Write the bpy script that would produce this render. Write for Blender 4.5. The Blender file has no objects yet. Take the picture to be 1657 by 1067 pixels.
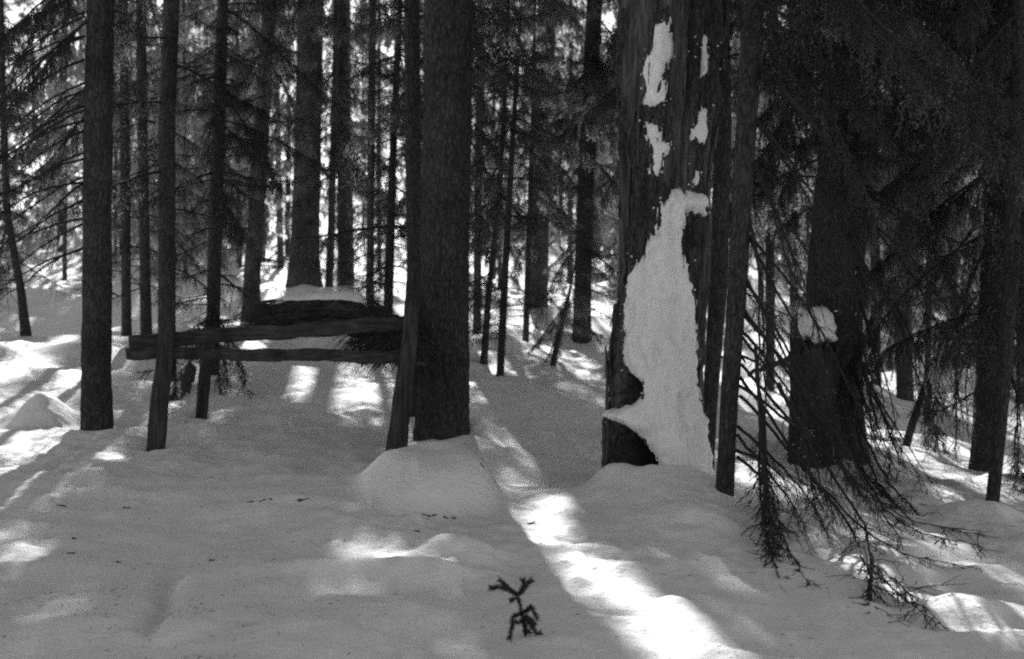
import bpy, math, random
import numpy as np
from mathutils import Vector, Matrix

# ------------------------------------------------------------------ camera, sky, sun, exposure
SC = bpy.context.scene
COL = SC.collection
PW, PH = 1657.0, 1067.0
FPX = 2301.0            # focal length in photograph pixels (50 mm on 36 mm film)
HZ = 480.0              # row of the horizon
EYE = 1.40
SUN_EL = math.radians(27.0)
SUN_AZ = math.radians(6.3)      # sun stands ahead of the camera, this far to the left

cam_d = bpy.data.cameras.new('camera')
cam_d.sensor_width = 36.0
cam_d.lens = FPX / PW * 36.0
cam_d.shift_y = -(PH / 2 - HZ) / PW
cam_d.clip_start = 0.05
cam_d.clip_end = 3000.0
cam_d.dof.use_dof = True
cam_d.dof.focus_distance = 9.0
cam_d.dof.aperture_fstop = 3.0
cam = bpy.data.objects.new('camera', cam_d)
cam.location = (0, 0, EYE)
cam.rotation_euler = (math.radians(90), 0, 0)
COL.objects.link(cam)
SC.camera = cam

world = bpy.data.worlds.new('World')
SC.world = world
world.use_nodes = True
wn, wl = world.node_tree.nodes, world.node_tree.links
wn.clear()
sky = wn.new('ShaderNodeTexSky')
sky.sky_type = 'NISHITA'
sky.sun_disc = False
sky.sun_elevation = SUN_EL
sky.sun_rotation = -SUN_AZ
sky.air_density = 1.0
sky.dust_density = 0.2
bw = wn.new('ShaderNodeRGBToBW')         # black-and-white film
bg = wn.new('ShaderNodeBackground')
bg.inputs['Strength'].default_value = 0.09
wo = wn.new('ShaderNodeOutputWorld')
wl.new(sky.outputs[0], bw.inputs[0])
wl.new(bw.outputs[0], bg.inputs['Color'])
wl.new(bg.outputs[0], wo.inputs['Surface'])

sun_d = bpy.data.lights.new('sun', 'SUN')
sun_d.energy = 5.0
sun_d.angle = math.radians(0.55)
sun_d.color = (1, 1, 1)
sun = bpy.data.objects.new('sun', sun_d)
SUNV = Vector((-math.sin(SUN_AZ) * math.cos(SUN_EL), math.cos(SUN_AZ) * math.cos(SUN_EL), math.sin(SUN_EL)))
sun.rotation_euler = SUNV.to_track_quat('Z', 'Y').to_euler()
sun.location = SUNV * 60
COL.objects.link(sun)

vs = SC.view_settings
vs.view_transform = 'Standard'
vs.look = 'None'
vs.gamma = 1.0
vs.use_curve_mapping = False
vs.exposure = 1.15
SC.cycles.use_denoising = False     # the sampling noise stands for film grain
SC.cycles.max_bounces = 4
SC.cycles.diffuse_bounces = 3
SC.cycles.sample_clamp_indirect = 0.7
SC.cycles.filter_width = 2.1           # the soft drawing of an old lens

# ------------------------------------------------------------------ helpers
RNG = np.random.default_rng(7)
random.seed(7)


def _hash(ix, iy, iz, seed):
    h = (ix * 374761393 + iy * 668265263 + iz * 2147483647 + seed * 974634523) & 0xFFFFFFFF
    h = ((h ^ (h >> 13)) * 1274126177) & 0xFFFFFFFF
    h = ((h ^ (h >> 16)) * 2246822519) & 0xFFFFFFFF
    return ((h ^ (h >> 15)) & 0xFFFFFF) / float(0xFFFFFF)


def vnoise(x, y, z=0.0, seed=0):
    """value noise, -1..1"""
    x, y, z = np.broadcast_arrays(np.asarray(x, float), np.asarray(y, float), np.asarray(z, float))
    fx, fy, fz = np.floor(x), np.floor(y), np.floor(z)
    ix, iy, iz = fx.astype(np.int64), fy.astype(np.int64), fz.astype(np.int64)
    ux, uy, uz = x - fx, y - fy, z - fz
    ux, uy, uz = [u * u * u * (u * (u * 6 - 15) + 10) for u in (ux, uy, uz)]
    out = 0
    for a in (0, 1):
        for b in (0, 1):
            for c in (0, 1):
                w = (ux if a else 1 - ux) * (uy if b else 1 - uy) * (uz if c else 1 - uz)
                out = out + w * _hash(ix + a, iy + b, iz + c, seed)
    return out * 2 - 1


def fbm(x, y, z=0.0, seed=0, octaves=4, gain=0.5):
    s, a = 0, 1.0
    for o in range(octaves):
        f = 2.03 ** o
        s = s + a * vnoise(np.asarray(x) * f, np.asarray(y) * f, np.asarray(z) * f, seed + o * 17)
        a *= gain
    return s


def sstep(a, b, x):
    t = np.clip((np.asarray(x, float) - a) / (b - a), 0, 1)
    return t * t * (3 - 2 * t)


def at(px, py, d):
    """a pixel of the photograph at a distance d along the view axis -> world"""
    return np.array([(px - PW / 2) / FPX * d, d, EYE + (HZ - py) / FPX * d])


def to_px(P):
    P = np.asarray(P, float)
    d = np.maximum(P[..., 1], 0.05)
    return PW / 2 + P[..., 0] / d * FPX, HZ - (P[..., 2] - EYE) / d * FPX


def mesh_np(name, V, polys, mats, mat_idx=None, smooth=True):
    """polys: list of int arrays (n,k); mat_idx: list of ints or arrays aligned with polys"""
    V = np.asarray(V, np.float32)
    me = bpy.data.meshes.new(name)
    polys = [np.asarray(p, np.int64) for p in polys if len(p)]
    me.vertices.add(len(V))
    me.vertices.foreach_set('co', V.ravel())
    loops = np.concatenate([p.ravel() for p in polys]).astype(np.int32)
    tot = np.concatenate([np.full(len(p), p.shape[1]) for p in polys]).astype(np.int32)
    start = np.concatenate([[0], np.cumsum(tot)[:-1]]).astype(np.int32)
    me.loops.add(len(loops))
    me.loops.foreach_set('vertex_index', loops)
    me.polygons.add(len(tot))
    me.polygons.foreach_set('loop_start', start)
    for m in mats:
        me.materials.append(m)
    if mat_idx is not None:
        mi = np.concatenate([np.broadcast_to(m, len(p)) for m, p in zip(mat_idx, polys)]).astype(np.int32)
        me.polygons.foreach_set('material_index', mi)
    me.polygons.foreach_set('use_smooth', np.full(len(tot), smooth))
    me.update(calc_edges=True)
    me.validate()
    return me


def link(name, data, parent=None, loc=(0, 0, 0)):
    o = bpy.data.objects.new(name, data)
    COL.objects.link(o)
    o.location = loc
    if parent is not None:
        o.parent = parent
    return o


def tag(o, label, cat, group=None, kind=None):
    o['label'] = label
    o['category'] = cat
    if group:
        o['group'] = group
    if kind:
        o['kind'] = kind
    return o


def thing(name, label, cat, loc, group=None):
    o = link(name, None, None, loc)
    o.empty_display_size = 0.2
    return tag(o, label, cat, group)


class Geo:
    """collects vertices, tris and quads with a material index each"""
    def __init__(s):
        s.v, s.t, s.q, s.tm, s.qm, s.n = [], [], [], [], [], 0

    def add(s, V, tris=None, quads=None, m=0):
        V = np.asarray(V, float).reshape(-1, 3)
        if tris is not None and len(tris):
            s.t.append(np.asarray(tris) + s.n)
            s.tm.append(np.full(len(tris), m))
        if quads is not None and len(quads):
            s.q.append(np.asarray(quads) + s.n)
            s.qm.append(np.full(len(quads), m))
        s.v.append(V)
        s.n += len(V)

    def mesh(s, name, mats, smooth=True):
        polys, mi = [], []
        if s.t:
            polys.append(np.concatenate(s.t)); mi.append(np.concatenate(s.tm))
        if s.q:
            polys.append(np.concatenate(s.q)); mi.append(np.concatenate(s.qm))
        return mesh_np(name, np.concatenate(s.v), polys, mats, mi, smooth)

    # -- shapes
    def tube(s, path, rad, k=5, m=0, cap=True, rot=0.0, flat=1.0):
        P = np.asarray(path, float)
        R = np.broadcast_to(np.asarray(rad, float), len(P))
        T = np.gradient(P, axis=0)
        T /= np.linalg.norm(T, axis=1)[:, None] + 1e-9
        up = np.array([0, 0, 1.0]) if abs(T[0, 2]) < 0.8 else np.array([1.0, 0, 0])
        A = np.cross(T, up); A /= np.linalg.norm(A, axis=1)[:, None] + 1e-9
        B = np.cross(T, A)
        th = np.arange(k) / k * 2 * np.pi + rot
        V = P[:, None] + R[:, None, None] * (np.cos(th)[None, :, None] * A[:, None] + flat * np.sin(th)[None, :, None] * B[:, None])
        n = len(P)
        i = np.arange(n - 1)[:, None] * k
        j = np.arange(k)[None]
        q = np.stack([i + j, i + (j + 1) % k, i + k + (j + 1) % k, i + k + j], -1).reshape(-1, 4)
        V = V.reshape(-1, 3)
        tr = None
        if cap:
            V = np.vstack([V, P[0], P[-1]])
            jj = np.arange(k)
            tr = np.vstack([np.stack([(jj + 1) % k, jj, np.full(k, n * k)], -1),
                            np.stack([(n - 1) * k + jj, (n - 1) * k + (jj + 1) % k, np.full(k, n * k + 1)], -1)])
        s.add(V, tr, q, m)

    def sticks(s, P0, P1, r0, r1, m=0):
        """many thin three-sided sticks"""
        P0, P1 = np.asarray(P0, float), np.asarray(P1, float)
        n = len(P0)
        if n == 0:
            return
        r0 = np.broadcast_to(r0, n); r1 = np.broadcast_to(r1, n)
        T = P1 - P0
        T = T / (np.linalg.norm(T, axis=1)[:, None] + 1e-9)
        ref = np.where(np.abs(T[:, 2:3]) > 0.8, np.array([[1.0, 0, 0]]), np.array([[0, 0, 1.0]]))
        A = np.cross(T, ref); A /= np.linalg.norm(A, axis=1)[:, None] + 1e-9
        B = np.cross(T, A)
        th = np.array([0, 2.094, 4.189])
        ring = np.cos(th)[None, :, None] * A[:, None] + np.sin(th)[None, :, None] * B[:, None]
        V = np.concatenate([P0[:, None] + ring * r0[:, None, None], P1[:, None] + ring * r1[:, None, None]], 1)
        b = np.arange(n)[:, None] * 6
        q = np.stack([np.stack([b[:, 0] + j, b[:, 0] + (j + 1) % 3, b[:, 0] + 3 + (j + 1) % 3, b[:, 0] + 3 + j], -1) for j in range(3)], 1).reshape(-1, 4)
        s.add(V, None, q, m)

    def blades(s, P, D, ln, w, rng, m=1, spread=0.8):
        """needle blades: one triangle each, leaving the axis direction D at an angle"""
        n = len(P)
        if n == 0:
            return
        D = D / (np.linalg.norm(D, axis=1)[:, None] + 1e-9)
        R = rng.normal(size=(n, 3))
        R -= D * (R * D).sum(1)[:, None]
        R /= np.linalg.norm(R, axis=1)[:, None] + 1e-9
        ln = np.broadcast_to(ln, n) * rng.uniform(0.7, 1.2, n)
        tip = P + (D * 0.75 + R * spread) * ln[:, None]
        S = D * np.broadcast_to(w, n)[:, None]
        V = np.stack([P - S, P + S, tip], 1)
        s.add(V, np.arange(3 * n).reshape(-1, 3), None, m)


# ------------------------------------------------------------------ materials (greys only: the photograph is black and white)
def mat(name):
    m = bpy.data.materials.new(name)
    m.use_nodes = True
    n, l = m.node_tree.nodes, m.node_tree.links
    return m, n, l, n['Principled BSDF']


def ramp(n, stops):
    r = n.new('ShaderNodeValToRGB')
    e = r.color_ramp.elements
    while len(e) < len(stops):
        e.new(0.5)
    for q, (p, v) in zip(e, stops):
        q.position = p
        q.color = (v, v, v, 1)
    return r


def noise_node(n, l, scale, detail=4, rough=0.55, vec=None, stretch=None):
    t = n.new('ShaderNodeTexNoise')
    t.inputs['Scale'].default_value = scale
    t.inputs['Detail'].default_value = detail
    t.inputs['Roughness'].default_value = rough
    if vec is not None:
        if stretch:
            mp = n.new('ShaderNodeMapping')
            mp.inputs['Scale'].default_value = stretch
            l.new(vec, mp.inputs['Vector'])
            vec = mp.outputs[0]
        l.new(vec, t.inputs['Vector'])
    return t


def snow_material(name, grain=1.0):
    m, n, l, p = mat(name)
    tc = n.new('ShaderNodeTexCoord')
    a = noise_node(n, l, 2.2, 5, 0.6, tc.outputs['Object'])
    r = ramp(n, [(0.3, 0.76), (0.7, 0.86)])
    l.new(a.outputs['Fac'], r.inputs[0])
    g = noise_node(n, l, 260, 2, 0.7, tc.outputs['Object'])
    rg = ramp(n, [(0.25, 0.86), (0.75, 1.0)])
    l.new(g.outputs['Fac'], rg.inputs[0])
    mx = n.new('ShaderNodeMix'); mx.data_type = 'RGBA'; mx.blend_type = 'MULTIPLY'
    mx.inputs['Factor'].default_value = grain
    l.new(r.outputs[0], mx.inputs['A']); l.new(rg.outputs[0], mx.inputs['B'])
    l.new(mx.outputs['Result'], p.inputs['Base Color'])
    p.inputs['Roughness'].default_value = 0.75
    p.inputs['Specular IOR Level'].default_value = 0.25
    b1 = noise_node(n, l, 38, 5, 0.65, tc.outputs['Object'])
    b2 = noise_node(n, l, 9, 4, 0.6, tc.outputs['Object'])
    bu = n.new('ShaderNodeBump'); bu.inputs['Strength'].default_value = 0.35; bu.inputs['Distance'].default_value = 0.02
    bu2 = n.new('ShaderNodeBump'); bu2.inputs['Strength'].default_value = 0.30; bu2.inputs['Distance'].default_value = 0.06
    l.new(b2.outputs['Fac'], bu2.inputs['Height'])
    l.new(b1.outputs['Fac'], bu.inputs['Height'])
    l.new(bu2.outputs['Normal'], bu.inputs['Normal'])
    l.new(bu.outputs['Normal'], p.inputs['Normal'])
    return m


def bark_material(name, lo, hi, scale=26, stretch=(1, 1, 0.35), bump=0.9):
    m, n, l, p = mat(name)
    tc = n.new('ShaderNodeTexCoord')
    mp = n.new('ShaderNodeMapping'); mp.inputs['Scale'].default_value = stretch
    l.new(tc.outputs['Object'], mp.inputs['Vector'])
    v = n.new('ShaderNodeTexVoronoi'); v.feature = 'DISTANCE_TO_EDGE'
    v.inputs['Scale'].default_value = scale
    v.inputs['Randomness'].default_value = 1.0
    dn = noise_node(n, l, scale * 0.5, 4, 0.6, mp.outputs[0])
    ad = n.new('ShaderNodeMixRGB'); ad.blend_type = 'ADD'; ad.inputs[0].default_value = 0.12
    l.new(mp.outputs[0], ad.inputs[1]); l.new(dn.outputs['Color'], ad.inputs[2])
    l.new(ad.outputs[0], v.inputs['Vector'])
    f = noise_node(n, l, scale * 2.5, 6, 0.7, mp.outputs[0])
    big = noise_node(n, l, 2.0, 4, 0.6, tc.outputs['Object'])
    rv = ramp(n, [(0.0, 0.35), (0.16, 1.0)])
    l.new(v.outputs['Distance'], rv.inputs[0])
    rf = ramp(n, [(0.25, lo), (0.75, hi)])
    l.new(f.outputs['Fac'], rf.inputs[0])
    m1 = n.new('ShaderNodeMixRGB'); m1.blend_type = 'MULTIPLY'; m1.inputs[0].default_value = 0.8
    l.new(rf.outputs[0], m1.inputs[1]); l.new(rv.outputs[0], m1.inputs[2])
    rb = ramp(n, [(0.3, 0.6), (0.7, 1.25)])
    l.new(big.outputs['Fac'], rb.inputs[0])
    m2 = n.new('ShaderNodeMixRGB'); m2.blend_type = 'MULTIPLY'; m2.inputs[0].default_value = 1.0
    l.new(m1.outputs[0], m2.inputs[1]); l.new(rb.outputs[0], m2.inputs[2])
    l.new(m2.outputs[0], p.inputs['Base Color'])
    p.inputs['Roughness'].default_value = 0.9
    p.inputs['Specular IOR Level'].default_value = 0.2
    hm = n.new('ShaderNodeMath'); hm.operation = 'ADD'
    l.new(rv.outputs[0], hm.inputs[0]); l.new(f.outputs['Fac'], hm.inputs[1])
    bu = n.new('ShaderNodeBump'); bu.inputs['Strength'].default_value = bump; bu.inputs['Distance'].default_value = 0.012
    l.new(hm.outputs[0], bu.inputs['Height'])
    l.new(bu.outputs['Normal'], p.inputs['Normal'])
    return m


def fibre_material(name, lo, hi, stretch=(1, 1, 0.06), scale=60, bump=0.8):
    m, n, l, p = mat(name)
    tc = n.new('ShaderNodeTexCoord')
    f = noise_node(n, l, scale, 6, 0.65, tc.outputs['Object'], stretch)
    big = noise_node(n, l, 5, 4, 0.6, tc.outputs['Object'], (1, 1, 0.4))
    rf = ramp(n, [(0.3, lo), (0.72, hi)])
    l.new(f.outputs['Fac'], rf.inputs[0])
    rb = ramp(n, [(0.3, 0.45), (0.7, 1.2)])
    l.new(big.outputs['Fac'], rb.inputs[0])
    m2 = n.new('ShaderNodeMixRGB'); m2.blend_type = 'MULTIPLY'; m2.inputs[0].default_value = 1.0
    l.new(rf.outputs[0], m2.inputs[1]); l.new(rb.outputs[0], m2.inputs[2])
    l.new(m2.outputs[0], p.inputs['Base Color'])
    p.inputs['Roughness'].default_value = 0.9
    p.inputs['Specular IOR Level'].default_value = 0.2
    bu = n.new('ShaderNodeBump'); bu.inputs['Strength'].default_value = bump; bu.inputs['Distance'].default_value = 0.01
    l.new(f.outputs['Fac'], bu.inputs['Height'])
    l.new(bu.outputs['Normal'], p.inputs['Normal'])
    return m


def needle_material(name, v, tr):
    m, n, l, p = mat(name)
    n.remove(p)
    out = n['Material Output']
    tc = n.new('ShaderNodeTexCoord')
    a = noise_node(n, l, 3.0, 3, 0.6, tc.outputs['Object'])
    r = ramp(n, [(0.3, v * 0.6), (0.7, v * 1.4)])
    l.new(a.outputs['Fac'], r.inputs[0])
    d = n.new('ShaderNodeBsdfDiffuse')
    t = n.new('ShaderNodeBsdfTranslucent')
    t.inputs['Color'].default_value = (tr, tr, tr, 1)
    l.new(r.outputs[0], d.inputs['Color'])
    mx = n.new('ShaderNodeMixShader'); mx.inputs[0].default_value = 0.5
    l.new(d.outputs[0], mx.inputs[1]); l.new(t.outputs[0], mx.inputs[2])
    l.new(mx.outputs[0], out.inputs['Surface'])
    return m


M_SNOW = snow_material('snow')
M_CRUST = snow_material('snow_crust')
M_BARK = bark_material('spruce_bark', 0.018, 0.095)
M_BARKF = bark_material('haze_pale_far_bark', 0.05, 0.12, 16, (1, 1, 0.3))  # lighter than the near bark: distance haze put into the colour
M_SNAG = fibre_material('dead_wood', 0.012, 0.15, (1, 1, 0.09), 40, 1.0)
M_ROT = fibre_material('rotten_wood', 0.02, 0.06, (1, 1, 0.3), 30)
M_PLANK = fibre_material('weathered_plank', 0.012, 0.09, (0.05, 1, 1), 45, 1.0)
M_POST = fibre_material('weathered_post', 0.012, 0.085, (1, 1, 0.05), 40, 1.0)
M_TWIG = bark_material('twig_bark', 0.022, 0.05, 60, (1, 1, 1), 0.2)
M_NEEDLE = needle_material('needles', 0.06, 0.20)
M_NEEDLE2 = needle_material('seedling_needles', 0.07, 0.08)
M_NEEDLE_FAR = needle_material('haze_pale_far_needles', 0.18, 0.55)  # background veil put into the needle colour
M_NEEDLE_MID = needle_material('haze_pale_needles', 0.18, 0.46)  # paler copy of the needles: veil and backlit glow put into the colour
M_LICHEN = needle_material('lichen', 0.16, 0.3)
M_HAY = fibre_material('old_hay', 0.025, 0.09, (0.2, 1, 1), 40)

# ------------------------------------------------------------------ terrain
CP = [  # (column, row, distance) read off the photograph
    (0, 1067, 5.3), (400, 1067, 5.4), (828, 1067, 5.5), (1240, 1067, 5.6), (1657, 1067, 5.9),
    (0, 900, 7.4), (400, 900, 7.5), (828, 900, 7.6), (1240, 900, 7.9), (1657, 900, 8.4),
    (0, 800, 9.3), (400, 800, 9.6), (800, 800, 10.0), (1000, 810, 10.0), (1240, 820, 10.3), (1500, 830, 11.0), (1657, 840, 11.3),
    (0, 700, 12.5), (157, 682, 13.3), (420, 700, 12.8), (560, 690, 13.5), (715, 715, 12.9), (850, 720, 13.2), (930, 690, 14.5),
    (1200, 765, 13.0), (1330, 735, 14.3), (1490, 740, 14.9), (1590, 757, 14.7), (1657, 765, 15.0),
    (0, 610, 16.5), (300, 620, 16.3), (560, 620, 17.0), (830, 618, 18.5), (960, 645, 17.5), (1180, 700, 17.0), (1430, 700, 18.5), (1580, 720, 20.0),
    (0, 552, 20.5), (135, 548, 21.0), (230, 547, 21.5), (20, 537, 27.0), (140, 530, 28.0),
    (80, 468, 40.0), (430, 445, 42.0), (430, 405, 60.0),
    (600, 560, 22.0), (600, 520, 28.0), (830, 555, 27.0), (930, 557, 27.0), (970, 520, 33.0), (830, 480, 40.0), (980, 470, 46.0),
    (490, 468, 33.0), (560, 470, 34.0),
    (1200, 580, 30.0), (1450, 655, 24.0), (1480, 600, 32.0), (1620, 610, 34.0), (1480, 540, 48.0), (1650, 520, 55.0),
]
pts = [at(*c) for c in CP]
pts += [np.array(p, float) for p in [
    (0, -6, 0.05), (-14, -6, 0.3), (14, -6, -0.4), (0, -20, 0.2), (-25, -20, 0.8), (25, -20, -0.6), (-6, 2, 0.15), (6, 2, -0.15), (0, 2, 0.0),
    (-12, 8, 0.7), (-14, 16, 1.1), (-20, 28, 1.6), (12, 8, -0.9), (14, 16, -1.2), (20, 28, -0.8),
    (-30, 60, 3.6), (0, 62, 3.4), (30, 60, 1.8), (-50, 90, 8), (0, 92, 8.5), (50, 90, 5), (-60, 140, 17), (0, 140, 15), (60, 140, 10),
    (-120, 30, 8), (120, 30, -5), (-150, 150, 22), (150, 150, 10), (0, 300, 26), (-250, 300, 28), (250, 300, 22), (0, 700, 30), (-500, 700, 30), (500, 700, 30),
    (-300, -100, 6), (300, -100, -4), (0, -300, 2)]]
CPT = np.array(pts)
_c2 = 1.0


def _phi(dx, dy):
    return np.sqrt(dx * dx + dy * dy + _c2)


_A = _phi(CPT[:, None, 0] - CPT[None, :, 0], CPT[:, None, 1] - CPT[None, :, 1])
_n = len(CPT)
_M = np.zeros((_n + 1, _n + 1)); _M[:_n, :_n] = _A + np.eye(_n) * 0.02 * -1; _M[:_n, _n] = 1; _M[_n, :_n] = 1
_W = np.linalg.solve(_M, np.concatenate([CPT[:, 2], [0]]))


def base_z(x, y):
    x = np.asarray(x, float); y = np.asarray(y, float)
    sh = x.shape
    x, y = x.ravel(), y.ravel()
    out = np.full(x.shape, _W[-1])
    for i in range(_n):
        out += _W[i] * _phi(x - CPT[i, 0], y - CPT[i, 1])
    return out.reshape(sh)


# coarse lookup of the base surface
GX = np.arange(-60, 60.1, 0.3); GY = np.arange(-12, 110.1, 0.3)
_gx, _gy = np.meshgrid(GX, GY, indexing='ij')
GZ = base_z(_gx, _gy)


def lut_z(x, y):
    fx = np.clip((np.asarray(x, float) - GX[0]) / 0.3, 0, len(GX) - 1.001); fy = np.clip((np.asarray(y, float) - GY[0]) / 0.3, 0, len(GY) - 1.001)
    i, j = fx.astype(int), fy.astype(int)
    u, v = fx - i, fy - j
    return GZ[i, j] * (1 - u) * (1 - v) + GZ[i + 1, j] * u * (1 - v) + GZ[i, j + 1] * (1 - u) * v + GZ[i + 1, j + 1] * u * v


def ground_hit(px, py, d_hint):
    ds = np.linspace(max(3.5, d_hint * 0.8), d_hint * 1.25, 900)
    P = np.stack([at(px, py, d) for d in ds])
    g = lut_z(P[:, 0], P[:, 1]) - P[:, 2]
    s = np.where(np.diff(np.sign(g)) != 0)[0]
    if len(s) == 0:
        return d_hint
    return ds[s[np.argmin(np.abs(ds[s] - d_hint))]]


def gp(px, py, d_hint):
    d = ground_hit(px, py, d_hint)
    p = at(px, py, d)
    p[2] = lut_z(p[0], p[1])
    return p


# heaps and hollows: (column, row of the foot centre, hint, height, half width x, half width y, kind, turn)
HEAPS = [
    (62, 678, 12.9, 0.27, 0.37, 0.42, 'cone', 0), (118, 685, 12.9, 0.05, 0.30, 0.25, 'g', 0),
    (698, 795, 10.4, 0.31, 0.44, 0.85, 'dome', 0.0), (745, 735, 12.2, 0.12, 0.40, 0.60, 'g', 0),
    (585, 845, 9.2, 0.05, 0.35, 0.30, 'g', 0.5), (490, 822, 10.0, 0.05, 0.30, 0.16, 'g', 0),
    (640, 925, 7.6, 0.09, 0.42, 0.20, 'g', 0.25), (738, 892, 8.3, 0.11, 0.17, 0.17, 'g', 0.35), (470, 935, 7.7, 0.04, 0.3, 0.12, 'g', 0.3), (420, 760, 11.0, 0.05, 0.4, 0.15, 'g', 0.2), (250, 800, 9.8, 0.05, 0.5, 0.2, 'g', -0.2),
    (545, 905, 8.2, -0.05, 0.30, 0.30, 'g', 0),
    (1085, 812, 10.4, 0.24, 0.56, 0.85, 'g', 0), (775, 712, 12.7, 0.19, 0.22, 0.35, 'g', 0), (985, 800, 10.5, 0.12, 0.16, 0.22, 'g', 0), (1130, 850, 10.1, 0.10, 0.32, 0.4, 'g', 0),
    (1588, 840, 11.2, 0.17, 0.36, 0.40, 'g', 0), (1450, 680, 22.0, 0.30, 0.35, 0.5, 'dome', 0),
    (5, 585, 19.0, 0.20, 0.35, 0.4, 'cone', 0),
    (330, 690, 13.2, 0.05, 0.25, 0.25, 'g', 0), (440, 680, 13.6, 0.09, 0.28, 0.16, 'g', 0.2), (520, 672, 13.8, 0.10, 0.25, 0.18, 'g', 0), (600, 668, 13.8, 0.07, 0.22, 0.14, 'g', 0), (540, 695, 13.2, 0.05, 0.3, 0.12, 'g', 0), (480, 655, 14.4, 0.06, 0.3, 0.14, 'g', 0.2),
    (1000, 895, 8.9, -0.05, 0.16, 0.12, 'g', 0), (945, 865, 9.2, -0.05, 0.14, 0.12, 'g', 0), (1010, 985, 7.0, -0.04, 0.14, 0.12, 'g', 0), (1085, 975, 7.1, 0.03, 0.14, 0.14, 'g', 0),
    (262, 975, 6.7, -0.085, 0.06, 0.85, 'g', 0.17),
    (1420, 935, 8.0, 0.05, 0.3, 0.2, 'g', 0), (1560, 985, 7.2, 0.06, 0.35, 0.2, 'g', 0), (1500, 930, 8.4, -0.06, 0.3, 0.25, 'g', 0), (1590, 1010, 6.8, -0.05, 0.3, 0.15, 'g', 0),
    (900, 1035, 6.3, 0.03, 0.16, 0.035, 'g', -0.75),
    (95, 770, 10.3, 0.05, 0.4, 0.2, 'g', 0), (40, 850, 8.6, 0.05, 0.35, 0.2, 'g', 0), (70, 610, 16.8, 0.08, 0.8, 0.4, 'g', 0), (90, 575, 19.0, 0.1, 0.8, 0.35, 'g', 0),
    (1240, 800, 11.5, -0.08, 0.3, 0.5, 'g', 0), (790, 570, 24.0, 0.25, 0.6, 0.8, 'g', 0), (870, 520, 31, 0.3, 1.0, 0.8, 'g', 0), (600, 580, 20, 0.15, 0.4, 0.5, 'g', 0),
]
HP = [(gp(a, b, c), h, wx, wy, k, r) for a, b, c, h, wx, wy, k, r in HEAPS]
_rp = np.random.default_rng(44)
PITS = []       # drip pits and clods
for _ in range(420):
    b_ = 4.9 + 11 * _rp.uniform() ** 1.2
    PITS.append((_rp.uniform(-0.38, 0.38) * b_, b_, _rp.uniform(0.012, 0.05), _rp.uniform(-0.012, 0.02)))
WELLS = []      # (x, y, radius, depth) filled in by the trees before the snow is meshed


def ground_z(x, y, detail=True):
    x = np.atleast_1d(np.asarray(x, float)); y = np.atleast_1d(np.asarray(y, float))
    z = base_z(x, y)
    for p, h, wx, wy, k, r in HP:
        dx, dy = x - p[0], y - p[1]
        c, s = math.cos(r), math.sin(r)
        u, v = (dx * c + dy * s) / wx, (-dx * s + dy * c) / wy
        q = np.sqrt(u * u + v * v)
        if k == 'g':
            z = z + h * np.exp(-q * q)
        elif k == 'dome':
            z = z + h * np.exp(-q ** 5)
        else:
            z = z + h * np.maximum(0, 1 - np.sqrt(q * q + 0.006)) ** 1.0
    for wx_, wy_, rr, dp in WELLS:
        q = np.hypot(x - wx_, y - wy_) / rr
        z = z - dp * np.exp(-(q / 1.35) ** 2) + 0.22 * dp * np.exp(-((q - 2.3) / 0.7) ** 2)
    if detail:
        r = np.hypot(x, y)
        far = sstep(10, 40, r)
        z = z + 0.045 * fbm(x * 0.7, y * 0.5, 0, 3, 3) * (1 + 4 * far)
        z = z + 0.027 * fbm(x * 2.6, y * 1.9, 0, 11, 3)
        pat = 0.35 + 0.65 * sstep(-0.2, 0.6, fbm(x * 0.6, y * 0.5, 0, 31, 2))
        z = z + 0.016 * fbm(x * 7, y * 5, 0, 23, 4, 0.55) * pat
        for a_, b_, r_, h_ in PITS:
            m_ = (np.abs(x - a_) < 3 * r_) & (np.abs(y - b_) < 3 * r_)
            if m_.any():
                z[m_] -= h_ * np.exp(-((x[m_] - a_) ** 2 + ((y[m_] - b_) * 0.8) ** 2) / r_ ** 2)
    return z


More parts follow.
